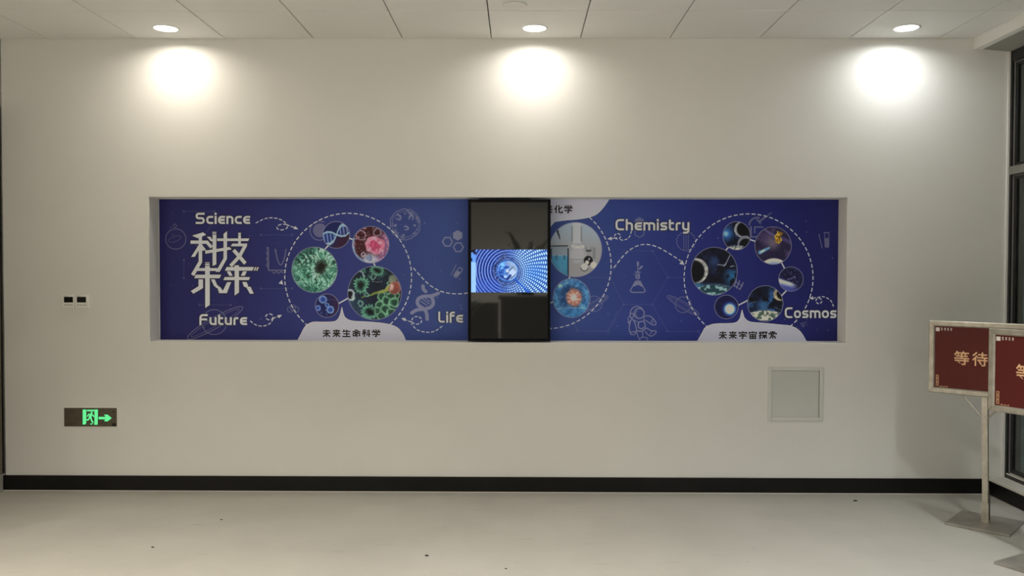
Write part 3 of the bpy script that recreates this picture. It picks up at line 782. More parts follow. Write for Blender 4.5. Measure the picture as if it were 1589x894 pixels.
# --- the big four-character title, drawn stroke by stroke
tf = U(6.88, 285, 350)
T = []
def tp(*p): T.append(tf(p))
def tk(w_, *p): T.extend(ribbon(tf(p), w_ / 6.88))
tp((92, 108), (210, 73), (240, 100), (197, 118), (150, 135)); tp((162, 112), (197, 112), (197, 210), (162, 210))
tk(38, (180, 200), (180, 388), (97, 530)); tk(34, (75, 178), (250, 178), (300, 235))
tp((163, 205), (82, 335), (120, 335), (190, 222)); tp((190, 196), (242, 262), (205, 270), (178, 240))
tp((248, 120), (285, 120), (312, 155), (312, 172), (290, 167)); tp((310, 98), (350, 98), (350, 415), (310, 432))
tp((308, 68), (350, 68), (350, 74), (308, 74)); tp((308, 80), (350, 80), (350, 90), (308, 90))
tp((232, 268), (490, 230), (515, 255), (470, 263), (232, 302)); tp((358, 138), (702, 138), (690, 166), (358, 166))
tp((427, 90), (464, 60), (464, 355), (427, 355)); tp((427, 350), (464, 355), (385, 495), (345, 495), (345, 470), (362, 462))
tp((584, 100), (612, 100), (612, 200), (584, 200)); tp((584, 77), (612, 77), (612, 97), (584, 97))
tp((520, 193), (682, 193), (670, 222), (505, 222)); tk(36, (664, 205), (597, 330), (502, 432)); tk(38, (535, 262), (660, 405))
tk(30, (138, 470), (370, 470)); tp((230, 432), (280, 432), (280, 848), (232, 880)); tp((230, 393), (278, 393), (278, 402), (230, 402)); tp((230, 410), (278, 410), (278, 425), (230, 425))
tp((130, 525), (402, 525), (385, 563), (115, 563)); tp((160, 575), (208, 575), (208, 668), (105, 728), (78, 700), (160, 648))
tp((293, 575), (333, 575), (358, 632), (345, 652), (328, 650)); tk(30, (345, 650), (372, 655)); tp((358, 650), (390, 655), (420, 697), (465, 605), (508, 605), (462, 722), (380, 722))
tp((460, 443), (752, 443), (735, 482), (442, 482)); tp((762, 445), (778, 445), (765, 482), (749, 482)); tp((787, 445), (803, 445), (789, 482), (775, 482))
tp((545, 425), (592, 425), (592, 715), (545, 748)); tp((462, 490), (500, 490), (525, 537), (488, 537)); tp((635, 490), (675, 490), (655, 537), (610, 537))
tp((440, 550), (710, 550), (698, 583), (425, 583)); tp((627, 603), (672, 603), (690, 640), (684, 652), (716, 655), (750, 728), (708, 728), (672, 662), (645, 652))
halo = [q for poly in T for q in ribbon(poly, 2.6, True)]
title = print_mesh(T, 6, 'title_lettering', M['letter'], mural); title['label'] = 'large white four-character Chinese title'
print_mesh(halo, 5, 'lettering_outline', M['halo'], title)

# --- round pictures: printed photographs, coloured point by point
def vnoise(x, y, seed):
    xi, yi = np.floor(x).astype(int), np.floor(y).astype(int); xf, yf = x - xi, y - yi
    def h(a, b):
        n = np.sin(a * 127.1 + b * 311.7 + seed * 74.7) * 43758.5453
        return n - np.floor(n)
    u, v = xf * xf * (3 - 2 * xf), yf * yf * (3 - 2 * yf)
    return (h(xi, yi) * (1 - u) + h(xi + 1, yi) * u) * (1 - v) + (h(xi, yi + 1) * (1 - u) + h(xi + 1, yi + 1) * u) * v
def fbm(x, y, seed, o=4):
    s, a, t = 0, .5, 0
    for k in range(o):
        s = s + a * vnoise(x * 2 ** k, y * 2 ** k, seed + k * 13); t += a; a *= .5
    return s / t
def sm(e0, e1, x):
    t = np.clip((x - e0) / (e1 - e0), 0, 1); return t * t * (3 - 2 * t)
def C3(r, g, b): return np.array([r, g, b], float) / 255
def mix(a, b, t):
    t = np.asarray(t)[..., None]; return a * (1 - t) + b * t
def ball(u, v, cx, cy, r, e=.04): return 1 - sm(r - e, r + e, np.hypot(u - cx, v - cy))
def ringf(u, v, cx, cy, r, w_=.05): return 1 - sm(w_ * .6, w_ * 1.5, np.abs(np.hypot(u - cx, v - cy) - r))
def seg(u, v, x0, y0, x1, y1, w0, w1=None):
    w1 = w0 if w1 is None else w1; dx, dy = x1 - x0, y1 - y0
    t = np.clip(((u - x0) * dx + (v - y0) * dy) / (dx * dx + dy * dy), 0, 1)
    d = np.hypot(u - x0 - t * dx, v - y0 - t * dy); w_ = w0 + (w1 - w0) * t
    return 1 - sm(w_ * .7, w_ * 1.3, d)
def base(u, c): return np.broadcast_to(C3(*c), u.shape + (3,)).copy()
def f_dna(u, v):
    c = mix(base(u, (24, 32, 84)), C3(50, 24, 50), sm(-.3, .7, u - v * .5))
    ya = np.interp(u, [-1, -.75, -.45, -.2, -.05, .1, .25, .5, .8, 1], [-.72, -.72, -.66, -.48, -.18, .26, .58, .78, .66, .45])
    yb = np.interp(u, [-1, -.7, -.35, 0, .35, .7, 1], [.06, .22, .20, .02, -.10, -.06, .22])
    lo, hi = np.minimum(ya, yb), np.maximum(ya, yb)
    rung = (np.abs(((u * 3.9 + v * .55 + .15) % 1) - .5) < .20) & (v > lo) & (v < hi)
    c = mix(c, C3(44, 62, 130), ((v > lo) & (v < hi)) * .5)
    c = mix(c, C3(116, 148, 202), rung * .75)
    for yy, w_ in ((ya, .085), (yb, .07)):
        c = mix(c, C3(140, 172, 214), 1 - sm(w_ * .6, w_ * 1.3, np.abs(v - yy) * (.72 if w_ > .08 else 1)))
    return c
def f_pink(u, v):
    u, v = u + 0.14 * (fbm(u * 4, v * 4, 52) - .5), v + 0.14 * (fbm(u * 4 + 9, v * 4, 52) - .5)
    n = fbm(u * 4 + 3, v * 4, 2); n2 = fbm(u * 9, v * 9 + 4, 5)
    c = mix(base(u, (58, 22, 26)), C3(74, 30, 42), n)
    c = mix(c, mix(base(u, (140, 92, 136)), C3(196, 150, 176), sm(.45, .7, n2)), sm(.35, .75, u - v * .25 + n * .3 - .1))
    d = np.hypot(u - .22, v + .02)
    c = mix(c, mix(base(u, (206, 120, 150)), C3(232, 172, 190), sm(.4, .7, n2)), 1 - sm(.44, .56, d + (n - .5) * .2))
    c = mix(c, mix(base(u, (176, 58, 96)), C3(214, 92, 128), n2), 1 - sm(.20, .34, d + (n2 - .5) * .2))
    c = mix(c, C3(196, 204, 226), (1 - sm(.15, .55, np.hypot((u + .02) * .8, v + .86))) * .95)
    c = mix(c, C3(112, 132, 168), ball(u, v, -.06, -.74, .17) * .8)
    r = np.hypot(u, v)
    c = mix(c, C3(140, 170, 214), sm(.82, .96, r) * sm(.1, .6, -u) * (v < .35))
    for (x, y, q) in ((-.52, .5, .26), (.36, .68, .21)): c = mix(c, C3(150, 130, 150), ringf(u, v, x, y, q, .035) * .8)
    c = mix(c, C3(190, 190, 205), ringf(u, v, -.38, -.52, .10, .03) * .8)
    c = c * (.78 + .3 * fbm(u * 10, v * 10, 33))[..., None]
    c = mix(c, C3(210, 170, 180), (fbm(u * 16, v * 16, 9, 2) > .74) * (u < .2) * .7)
    return c
def f_green(u, v):
    x, y = u - .26, v - .14; x = x + .22 * (fbm(u * 5, v * 5, 61) - .5); y = y + .22 * (fbm(u * 5, v * 5, 62) - .5); r = np.hypot(x, y * .85); t = np.arctan2(y, x)
    wx = fbm(u * 2.2 + 5, v * 2.2, 3) - .5; wy = fbm(u * 2.2, v * 2.2 + 9, 4) - .5
    ang = t + wx * 2.4 * sm(.25, .9, r); fold = np.abs(np.sin(ang * 8 + wy * 10 + np.sin(r * 6 + wx * 8) * 1.1))
    fine = fbm(u * 7, v * 7, 7)
    c = mix(base(u, (84, 150, 126)), C3(150, 206, 182), sm(.35, .68, fbm(u * 3.4, v * 3.4, 17)))
    c = mix(c, C3(20, 42, 38), (1 - sm(.16, .50, fold + (fine - .5) * .35)) * sm(.2, .34, r))
    c = mix(c, C3(44, 92, 78), (1 - sm(.36, .44, fine)) * .45)
    c = mix(c, C3(176, 220, 200), sm(.86, .98, fold) * sm(.5, .62, fine) * .8)
    bd = ball(u, v, -.52, .66, .46, .25) * sm(.2, .5, np.sin((u * 1.0 + v * .6) * 22 + wx * 12))
    c = mix(c, C3(22, 32, 32), bd * .85)
    ed = sm(.62, .98, np.hypot(u, v)) * (u < .1); c = mix(c, C3(30, 84, 76), ed * .45)
    c = mix(c, C3(160, 184, 160), sm(.26, .33, r) * (1 - sm(.36, .48, r)) * sm(.55, .66, fbm(u * 13, v * 13, 4)) * .6)
    c = mix(c, mix(base(u, (24, 34, 32)), C3(72, 92, 80), fbm(u * 14, v * 14, 11)), 1 - sm(.22, .33, r))
    return mix(c, C3(12, 16, 14), (1 - sm(.10, .22, r)) * .9)
def f_mole(u, v):
    u, v = u + 0.1 * (fbm(u * 4, v * 4, 54) - .5), v + 0.1 * (fbm(u * 4 + 9, v * 4, 54) - .5)
    c = mix(base(u, (26, 30, 78)), C3(46, 30, 66), sm(-.2, .8, u))
    for (x, y, q) in ((-.35, .52, .34), (.0, .06, .20), (.28, -.36, .33), (-.78, -.2, .24)):
        d = np.hypot(u - x, v - y) / q
        c = mix(c, mix(base(u, (40, 66, 140)), C3(120, 152, 214), sm(.35, .95, d)), 1 - sm(.92, 1.04, d))
    n = fbm(u * 8, v * 8, 6); c = mix(c, C3(86, 116, 190), sm(.55, .66, n) * ball(u, v, -.42, -.62, .42, .2) * .85)
    c = mix(c, C3(80, 90, 150), (np.abs(v - .5) < .03) * (u > -.1) * .5)
    return c
def spike(u, v, cx, cy, q, c, seed):
    d = np.hypot(u - cx, v - cy) / q; t = np.arctan2(v - cy, u - cx)
    edge = 1 + .14 * np.sin(t * 15 + seed)
    body = mix(base(u, (26, 58, 54)), C3(92, 172, 138), sm(.35, .8, d + .2 * (vnoise(u * 22, v * 22, seed) - .5)))
    return mix(c, mix(body, C3(20, 26, 30), 1 - sm(.22, .42, d)), 1 - sm(.92, 1.06, d / edge))
def f_virus(u, v):
    u, v = u + 0.16 * (fbm(u * 4, v * 4, 51) - .5), v + 0.16 * (fbm(u * 4 + 9, v * 4, 51) - .5)
    c = mix(base(u, (24, 34, 56)), C3(46, 76, 104), sm(.1, 1.0, -u * .7 - v * .5))
    c = mix(c, C3(20, 40, 52), sm(.2, .8, v) * .6)
    n = fbm(u * 5, v * 5, 3)
    c = mix(c, C3(62, 132, 112), sm(.5, .64, n) * sm(.45, .7, v + .1) * ball(u, v, -.15, .8, .55, .25) * .9)
    c = spike(u, v, -.5, .28, .28, c, 1); c = spike(u, v, .08, .85, .23, c, 2); c = spike(u, v, -.2, -.72, .28, c, 3)
    c = mix(c, C3(62, 30, 34), ball(u, v, .85, .18, .36, .08))
    for k, (x, y, q) in enumerate(((.25, -.12, .17), (.45, -.30, .2), (.62, -.08, .16), (.18, -.45, .17), (.40, -.62, .2), (.72, -.35, .2), (.25, -.85, .18), (.62, -.75, .18), (.85, -.1, .12), (.1, -.65, .14), (.5, .1, .15), (.55, .35, .12))):
        d = np.hypot(u - x, v - y) / q
        c = mix(c, mix(base(u, (34, 80, 62)), C3(118, 190, 142), sm(.45, .9, d)), (1 - sm(.95, 1.06, d)) * .95)
    c = mix(c, C3(170, 186, 150), ball(u, v, .66, .52, .17, .05) * .7)
    c = mix(c, mix(base(u, (128, 160, 64)), C3(186, 190, 72), sm(-.3, .5, u)), seg(u, v, -.42, -.16, .52, .16, .025, .07) * .9)
    c = mix(c, C3(160, 74, 64), ball(u, v, .74, .2, .20, .03)); c = mix(c, C3(214, 176, 160), ball(u, v, .62, .22, .12, .05))
    c = mix(c, C3(176, 120, 110), ringf(u, v, .74, .2, .22, .025) * .9)
    for (x, y, q) in ((-.52, -.38, .09), (-.28, -.05, .07), (-.05, .58, .09), (-.9, -.1, .14)): c = mix(c, C3(112, 176, 160), ringf(u, v, x, y, q, .03) * .85)
    c = mix(c, C3(190, 206, 214), ringf(u, v, -.93, -.08, .15, .035) * .9); c = mix(c, C3(16, 18, 24), ball(u, v, -.93, -.08, .12, .03))
    c = mix(c, C3(160, 180, 190), ringf(u, v, -.62, .62, .2, .035) * (v > .58) * .8)
    c = mix(c, C3(120, 130, 140), seg(u, v, -.1, .42, .3, .40, .012) * .7)
    g_ = c.mean(-1, keepdims=True); c = c * .82 + g_ * .18
    return c * (.68 + .44 * fbm(u * 9, v * 9, 31))[..., None]
def f_lab(u, v):
    c = mix(base(u, (150, 150, 152)), C3(152, 168, 180), sm(-.2, .9, v))
    c = mix(c, C3(176, 180, 184), (np.abs(u - .05) < .16) & (v > .22)); c = mix(c, C3(108, 116, 122), (1 - sm(.015, .04, np.minimum(np.abs(u + .13), np.abs(u - .22)))) * ((v > .3) & (v < .86)) * .7)
    c = mix(c, C3(205, 205, 205), seg(u, v, -.1, .12, .28, .10, .06)); c = mix(c, C3(150, 154, 158), ringf(u, v, .07, -.18, .32, .03) * .6)
    c = mix(c, C3(186, 188, 190), ball(u, v, .07, -.18, .29, .08) * .55)
    c = mix(c, C3(120, 122, 126), seg(u, v, -.25, -.36, .4, -.36, .018) * .6)
    bk = (u < -.28) & (u > -.99)
    c = mix(c, C3(132, 146, 156), (bk & (v < .12)) * .8)
    liq = mix(base(u, (58, 126, 160)), C3(88, 160, 190), fbm(u * 5, v * 3, 4))
    c = mix(c, liq, bk & (v < -.20)); c = mix(c, C3(128, 160, 178), bk & (np.abs(v + .21) < .025))
    c = mix(c, C3(30, 44, 60), ((np.abs(u + .28) < .03) & (v < .05)) * .85); c = mix(c, C3(30, 40, 50), seg(u, v, -1, .13, -.3, .14, .02)); c = mix(c, C3(34, 52, 72), ((np.abs(u + .93) < .035) & (v < .05)) * .8)
    c = mix(c, C3(40, 80, 110), (bk & (v < -.2) & (v > -.38)) * (np.abs(((u * 3.5) % 1) - .5) < .14) * .6)
    c = mix(c, C3(34, 38, 46), seg(u, v, -.74, .78, -.62, .5, .03)); c = mix(c, C3(34, 38, 46), seg(u, v, -.68, .74, -.6, .40, .02))
    c = mix(c, C3(128, 132, 136), seg(u, v, .38, .08, .5, -.1, .03)); c = mix(c, C3(128, 132, 136), seg(u, v, .62, .08, .5, -.1, .03)); c = mix(c, C3(60, 62, 66), seg(u, v, .42, -.04, .58, -.04, .03)); c = mix(c, C3(140, 142, 144), seg(u, v, .5, -.1, .5, -.3, .02))
    c = mix(c, C3(112, 120, 126), ((u > .66) & (u < .76) & (v < .08) & (v > -.34)) * .7)
    c = mix(c, C3(14, 14, 18), ball(u, v, .49, -.40, .17, .02)); c = mix(c, C3(160, 160, 165), ball(u, v, .52, -.34, .04, .02)); c = mix(c, C3(198, 198, 198), ball(u, v, .44, -.47, .08, .03))
    c = mix(c, C3(190, 190, 190), ball(u, v, .34, -.64, .14, .02)); c = mix(c, C3(60, 60, 62), ringf(u, v, .34, -.64, .14, .015) * (v < -.66)); c = mix(c, C3(200, 200, 200), ball(u, v, .68, -.56, .12, .03))
    return c
def f_cell(u, v):
    u, v = u + 0.12 * (fbm(u * 4, v * 4, 53) - .5), v + 0.12 * (fbm(u * 4 + 9, v * 4, 53) - .5)
    n = fbm(u * 6, v * 6, 2); r = np.hypot(u, v)
    web = np.abs(fbm(u * 4 + 3, v * 4, 8) - .5)
    c = mix(base(u, (36, 84, 140)), C3(92, 158, 204), sm(.3, .7, n)); c = mix(c, C3(150, 196, 222), (1 - sm(.0, .05, web)) * .75)
    c = mix(c, C3(34, 62, 108), sm(.35, .6, fbm(u * 3, v * 3 + 7, 5)) * (1 - sm(.55, .8, r)) * .8)
    d = np.hypot(u - .12, v - .02); t = np.arctan2(v - .02, u - .12)
    c = mix(c, mix(base(u, (170, 112, 96)), C3(216, 180, 170), sm(-.2, .9, np.sin(t * 9 + n * 9) * .5 + .4 - d + (n - .5))), 1 - sm(.40, .54, d + .16 * (fbm(u * 5, v * 5, 41) - .5)))
    c = mix(c, C3(40, 46, 72), ((np.abs(d - .46) < .05) & (np.sin(t * 22) > .2)) * .7); c = mix(c, C3(70, 120, 170), sm(.5, .62, fbm(u * 7, v * 7, 43)) * sm(.3, .5, d) * .5)
    c = mix(c, C3(238, 220, 210), (1 - sm(.04, .26, d)) * .8)
    c = mix(c, C3(190, 220, 230), ball(u, v, -.62, .62, .10, .05) * .8)
    c = mix(c, C3(140, 180, 210), (np.abs(v + .52) < .02) * .6); c = mix(c, C3(44, 110, 162), sm(-.52, -.6, v) * .45)
    return c
def sky(u, v, seed, c0=(16, 17, 34), c1=(40, 60, 110), k=.6):
    n = fbm(u * 2.5, v * 2.5, seed); c = mix(base(u, c0), C3(*c1), sm(.45, .8, n) * k)
    st = vnoise(u * 34, v * 34, seed + 3) > .965
    return mix(c, C3(150, 165, 200), st * .6)
def limb(u, v, c, cy, R, c0, c1, seed, sc=9):
    d = np.hypot(u, v - cy)
    tex = mix(base(u, c0), C3(*c1), sm(.42, .58, fbm(u * sc * 1.3, v * sc * 2.2, seed)))
    c = mix(c, C3(90, 130, 180), (1 - sm(R, R + .10, d)) * .45)
    return mix(c, tex, 1 - sm(R - .02, R + .015, d))
def crescent(u, v, c, cx, cy, r, ox, oy, col=(200, 204, 206), seed=3):
    m = ball(u, v, cx, cy, r, .015); s = sm(r * .80, r * 1.0, np.hypot(u - cx - ox, v - cy - oy))
    c = mix(c, C3(12, 12, 18), m)
    return mix(c, C3(*col), m * s * (.5 + .6 * fbm(u * 9, v * 9, seed)).clip(0, 1))
def f_moon(u, v):
    c = sky(u, v, 4); c = mix(c, C3(50, 110, 180), (1 - sm(.1, .75, np.hypot(u + .72, v - .15))) * .9); c = mix(c, C3(150, 200, 236), (1 - sm(.05, .28, np.hypot(u + .78, v - .15))) * .8)
    c = crescent(u, v, c, .38, .45, .56, .13, .02); c = crescent(u, v, c, .62, -.55, .55, .05, -.14, (150, 156, 170))
    return limb(u, v, c, -2.3, 1.62, (70, 84, 90), (200, 200, 188), 6)
def f_sat(u, v):
    c = mix(sky(u, v, 5, (38, 32, 60), (92, 76, 120)), C3(126, 112, 128), (1 - sm(.05, .6, np.hypot(u + .02, v - .16))) * .75)
    c = mix(c, C3(96, 88, 130), seg(u, v, -.42, .82, .1, .5, .07) * .9); c = mix(c, C3(72, 62, 104), seg(u, v, .45, .4, .98, .16, .10) * .9)
    c = mix(c, C3(110, 176, 226), seg(u, v, -.72, -.36, -.22, -.12, .10, .05) * .8); c = mix(c, C3(200, 228, 240), seg(u, v, -.66, -.34, -.5, -.25, .05) * .8)
    gold = mix(base(u, (120, 84, 30)), C3(214, 172, 70), sm(.35, .65, fbm(u * 9, v * 9, 3)))
    c = mix(c, gold, ((np.abs(u - .28 - (v - .4) * .22 + .05 * np.sin(v * 16)) < .17) & (v + u * .3 > .20) & (v + u * .25 < .82)) * 1.0); c = mix(c, C3(58, 40, 22), ((np.abs(v - .5) < .03) & (np.abs(u - .3) < .16)) * .7); c = mix(c, C3(70, 48, 20), ((np.abs(u - .37) < .03) & (v > .2) & (v < .45)) * .7)
    d = np.hypot(u - .05, (v + 1.65)); c = mix(c, C3(216, 222, 236), 1 - sm(.96, .99, d)); return mix(c, C3(110, 130, 190), (1 - sm(.62, .94, d)) * .9)
def f_big(u, v):
    c = sky(u, v, 9, (15, 16, 30), (36, 50, 86)); c = mix(c, C3(60, 92, 150), (1 - sm(.02, .3, np.hypot(u - .0, v - .42))) * .5)
    c = mix(c, C3(40, 96, 142), ball(u, v, .95, -.22, .42, .3) * sm(.42, .6, fbm(u * 5, v * 5, 4))); c = mix(c, C3(60, 130, 170), ball(u, v, -.72, -.62, .22, .2) * .8)
    c = crescent(u, v, c, -.78, .02, .52, -.10, -.03, (208, 208, 200), 5)
    for s in ((.15, .28, .48, .24), (.42, .24, .52, .34), (.5, .3, .68, .66), (.7, .2, .85, .22), (.4, .22, .5, .28)): c = mix(c, C3(150, 156, 170), seg(u, v, *s, .018) * .85)
    c = limb(u, v, c, -2.55, 2.0, (34, 64, 74), (140, 178, 178), 8, 6)
    return c
def f_small(u, v):
    c = sky(u, v, 12, (24, 24, 54), (40, 46, 100)); c = mix(c, C3(110, 116, 170), sm(.56, .68, fbm(u * 6, v * 10, 2)) * ball(u, v, .1, .25, .6, .3) * .8)
    w_ = v + .22 + .34 * u; c = mix(c, C3(204, 210, 230), (1 - sm(-.16, .06, w_)) * (1 - sm(-.1, .7, u)) * .95); c = mix(c, C3(52, 60, 140), sm(-.18, -.55, w_ - .1 * u) * .85); return c
def f_neb(u, v):
    c = sky(u, v, 15, (18, 24, 44), (50, 92, 150), .9); n = fbm(u * 3.2, v * 4.2, 21)
    c = mix(c, C3(70, 130, 190), (1 - sm(.1, .55, np.hypot(u + .1, v + .15))) * .6); c = mix(c, C3(12, 14, 22), sm(.5, .6, n) * (1 - sm(.2, .7, np.abs(v - .2 + u * .35))) * .95)
    c = crescent(u, v, c, .82, .52, .36, .14, .02, (214, 200, 160)); c = mix(c, C3(120, 150, 190), seg(u, v, -.9, -.02, -.55, .12, .012) * .7); c = mix(c, C3(110, 130, 160), seg(u, v, .5, -.2, .9, -.36, .012) * .7)
    return limb(u, v, c, -2.6, 2.22, (70, 92, 80), (206, 206, 180), 11, 6)
def f_star(u, v):
    c = sky(u, v, 18, (22, 22, 60), (34, 40, 96)); d = np.hypot(u - .28, v + .18)
    t = np.arctan2(v + .18, u - .28)
    c = mix(c, C3(60, 100, 210), (1 - sm(.3, .8, d)) * .85); c = mix(c, C3(120, 190, 226), (1 - sm(.36, .56, d + .05 * np.sin(t * 17))) * .8); c = mix(c, C3(196, 226, 190), 1 - sm(.34, .44, d)); return c

def round_picture(cx, cy, r, fn, label, ry=None, layer=3.0):
    ry = ry or r
    NR, NS = max(14, int(r * 1.7)), max(48, int(r * 7))
    rad = np.linspace(0, 1, NR + 1)[1:]; th = np.linspace(0, 2 * np.pi, NS, endpoint=False)
    u = np.concatenate([[0], (rad[:, None] * np.cos(th)[None]).ravel()]); v = np.concatenate([[0], (rad[:, None] * np.sin(th)[None]).ravel()])
    colr = lin(np.clip(fn(u, v), 0, 1)) * KP
    verts = []
    for a, b in zip(u, v):
        p_ = at(cx + a * r, cy - b * ry, YM); verts.append((p_.x, YM - layer * LAYER, p_.z))
    faces = [(0, 1 + k, 1 + (k + 1) % NS) for k in range(NS)]
    for i in range(NR - 1):
        s0, s1 = 1 + i * NS, 1 + (i + 1) * NS
        faces += [(s0 + k, s1 + k, s1 + (k + 1) % NS, s0 + (k + 1) % NS) for k in range(NS)]
    me = bpy.data.meshes.new('round_picture'); me.from_pydata(verts, [], faces)
    at_ = me.color_attributes.new('print', 'FLOAT_COLOR', 'POINT')
    at_.data.foreach_set('color', np.concatenate([np.clip(colr, 0, .95), np.ones((len(u), 1))], 1).astype(np.float32).ravel())
    me.materials.append(M['photo']); o = bpy.data.objects.new('round_picture', me); COL.objects.link(o); o.parent = mural
    o['label'] = label
    print_mesh(ribbon(ellipse(cx, cy, r, ry, 0, 64), .9, True), layer + .5, 'picture_rim', M['ink_mid'], o)
    return o
round_picture(521.8, 364.6, 20.8, f_dna, 'round picture of a blue double helix')
round_picture(575.2, 379.8, 28.6, f_pink, 'round picture of a pink cell')
round_picture(488.2, 418.8, 35.4, f_green, 'round picture of a green cell with dark folds')
round_picture(507.6, 474.4, 18.2, f_mole, 'round picture of blue molecule balls')
round_picture(581.4, 454.8, 41.6, f_virus, 'round picture of green viruses with a yellow beam')
round_picture(893.0, 387.5, 40.8, f_lab, 'round picture of laboratory glassware', 42.4)
round_picture(886.8, 462.6, 28.8, f_cell, 'round picture of a blue cell with an orange core', 30.2)
round_picture(1143.0, 366.0, 21.4, f_moon, 'round picture of two dark moons', 22)
round_picture(1199.6, 381.3, 28.3, f_sat, 'round picture of a gold satellite', 29.2)
round_picture(1108.2, 421.0, 35.8, f_big, 'largest round space picture, moon and planet', 37.2)
round_picture(1227.2, 433.2, 19.0, f_small, 'round picture of a bright cloud band')
round_picture(1187.4, 471.0, 27.6, f_neb, 'round picture of a dark nebula over a planet')
round_picture(1127.2, 476.4, 18.4, f_star, 'round picture of a bright star')

# ================================================================== PORTRAIT DISPLAY
YT = YW + .002       # front of the display
tl, tr_ = at(726.2, 309.2, YT), at(854.0, 530.0, YT)
tv = empty('portrait_display', ((tl.x + tr_.x) / 2, YT, tr_.z), 'black portrait screen playing a blue domed picture, mounted over the middle of the mural', 'television')
ox, oy, oz = tv.location
wv, hv = (tr_.x - tl.x) / 2, tl.z - tr_.z
bz = .0215
def ring_box(m, xa, xb, za, zb, b, y0, y1, bev):
    m.box(xa, xa + b, y0, y1, za, zb, bev); m.box(xb - b, xb, y0, y1, za, zb, bev)
    m.box(xa + b, xb - b, y0, y1, za, za + b, bev); m.box(xa + b, xb - b, y0, y1, zb - b, zb, bev)
m = MB(); ring_box(m, -wv, wv, 0, hv, bz, 0, .045, .0025); m.build('bezel', M['tvblack'], tv)
m = MB(); m.box(-wv + bz - .002, wv - bz + .002, .004, .040, bz - .002, hv - bz + .002); m.build('display_glass', M['tvglass'], tv)
m = MB(); m.box(-wv + .07, wv - .13, .045, .075, -.002, hv + .007, .004); m.build('rear_cover', M['tvblack'], tv)
m = MB(); m.box(-.12, .12, .075, .147, hv * .35, hv * .65, .003); m.build('wall_bracket', M['frame'], tv)
m = MB(); ring_box(m, -wv + bz - .003, wv - bz + .003, bz - .003, hv - bz + .003, .003, .001, .006, 0); m.build('inner_bezel_line', new_mat('thin_grey_bezel_line', (.05, .05, .048, 1), .35), tv)
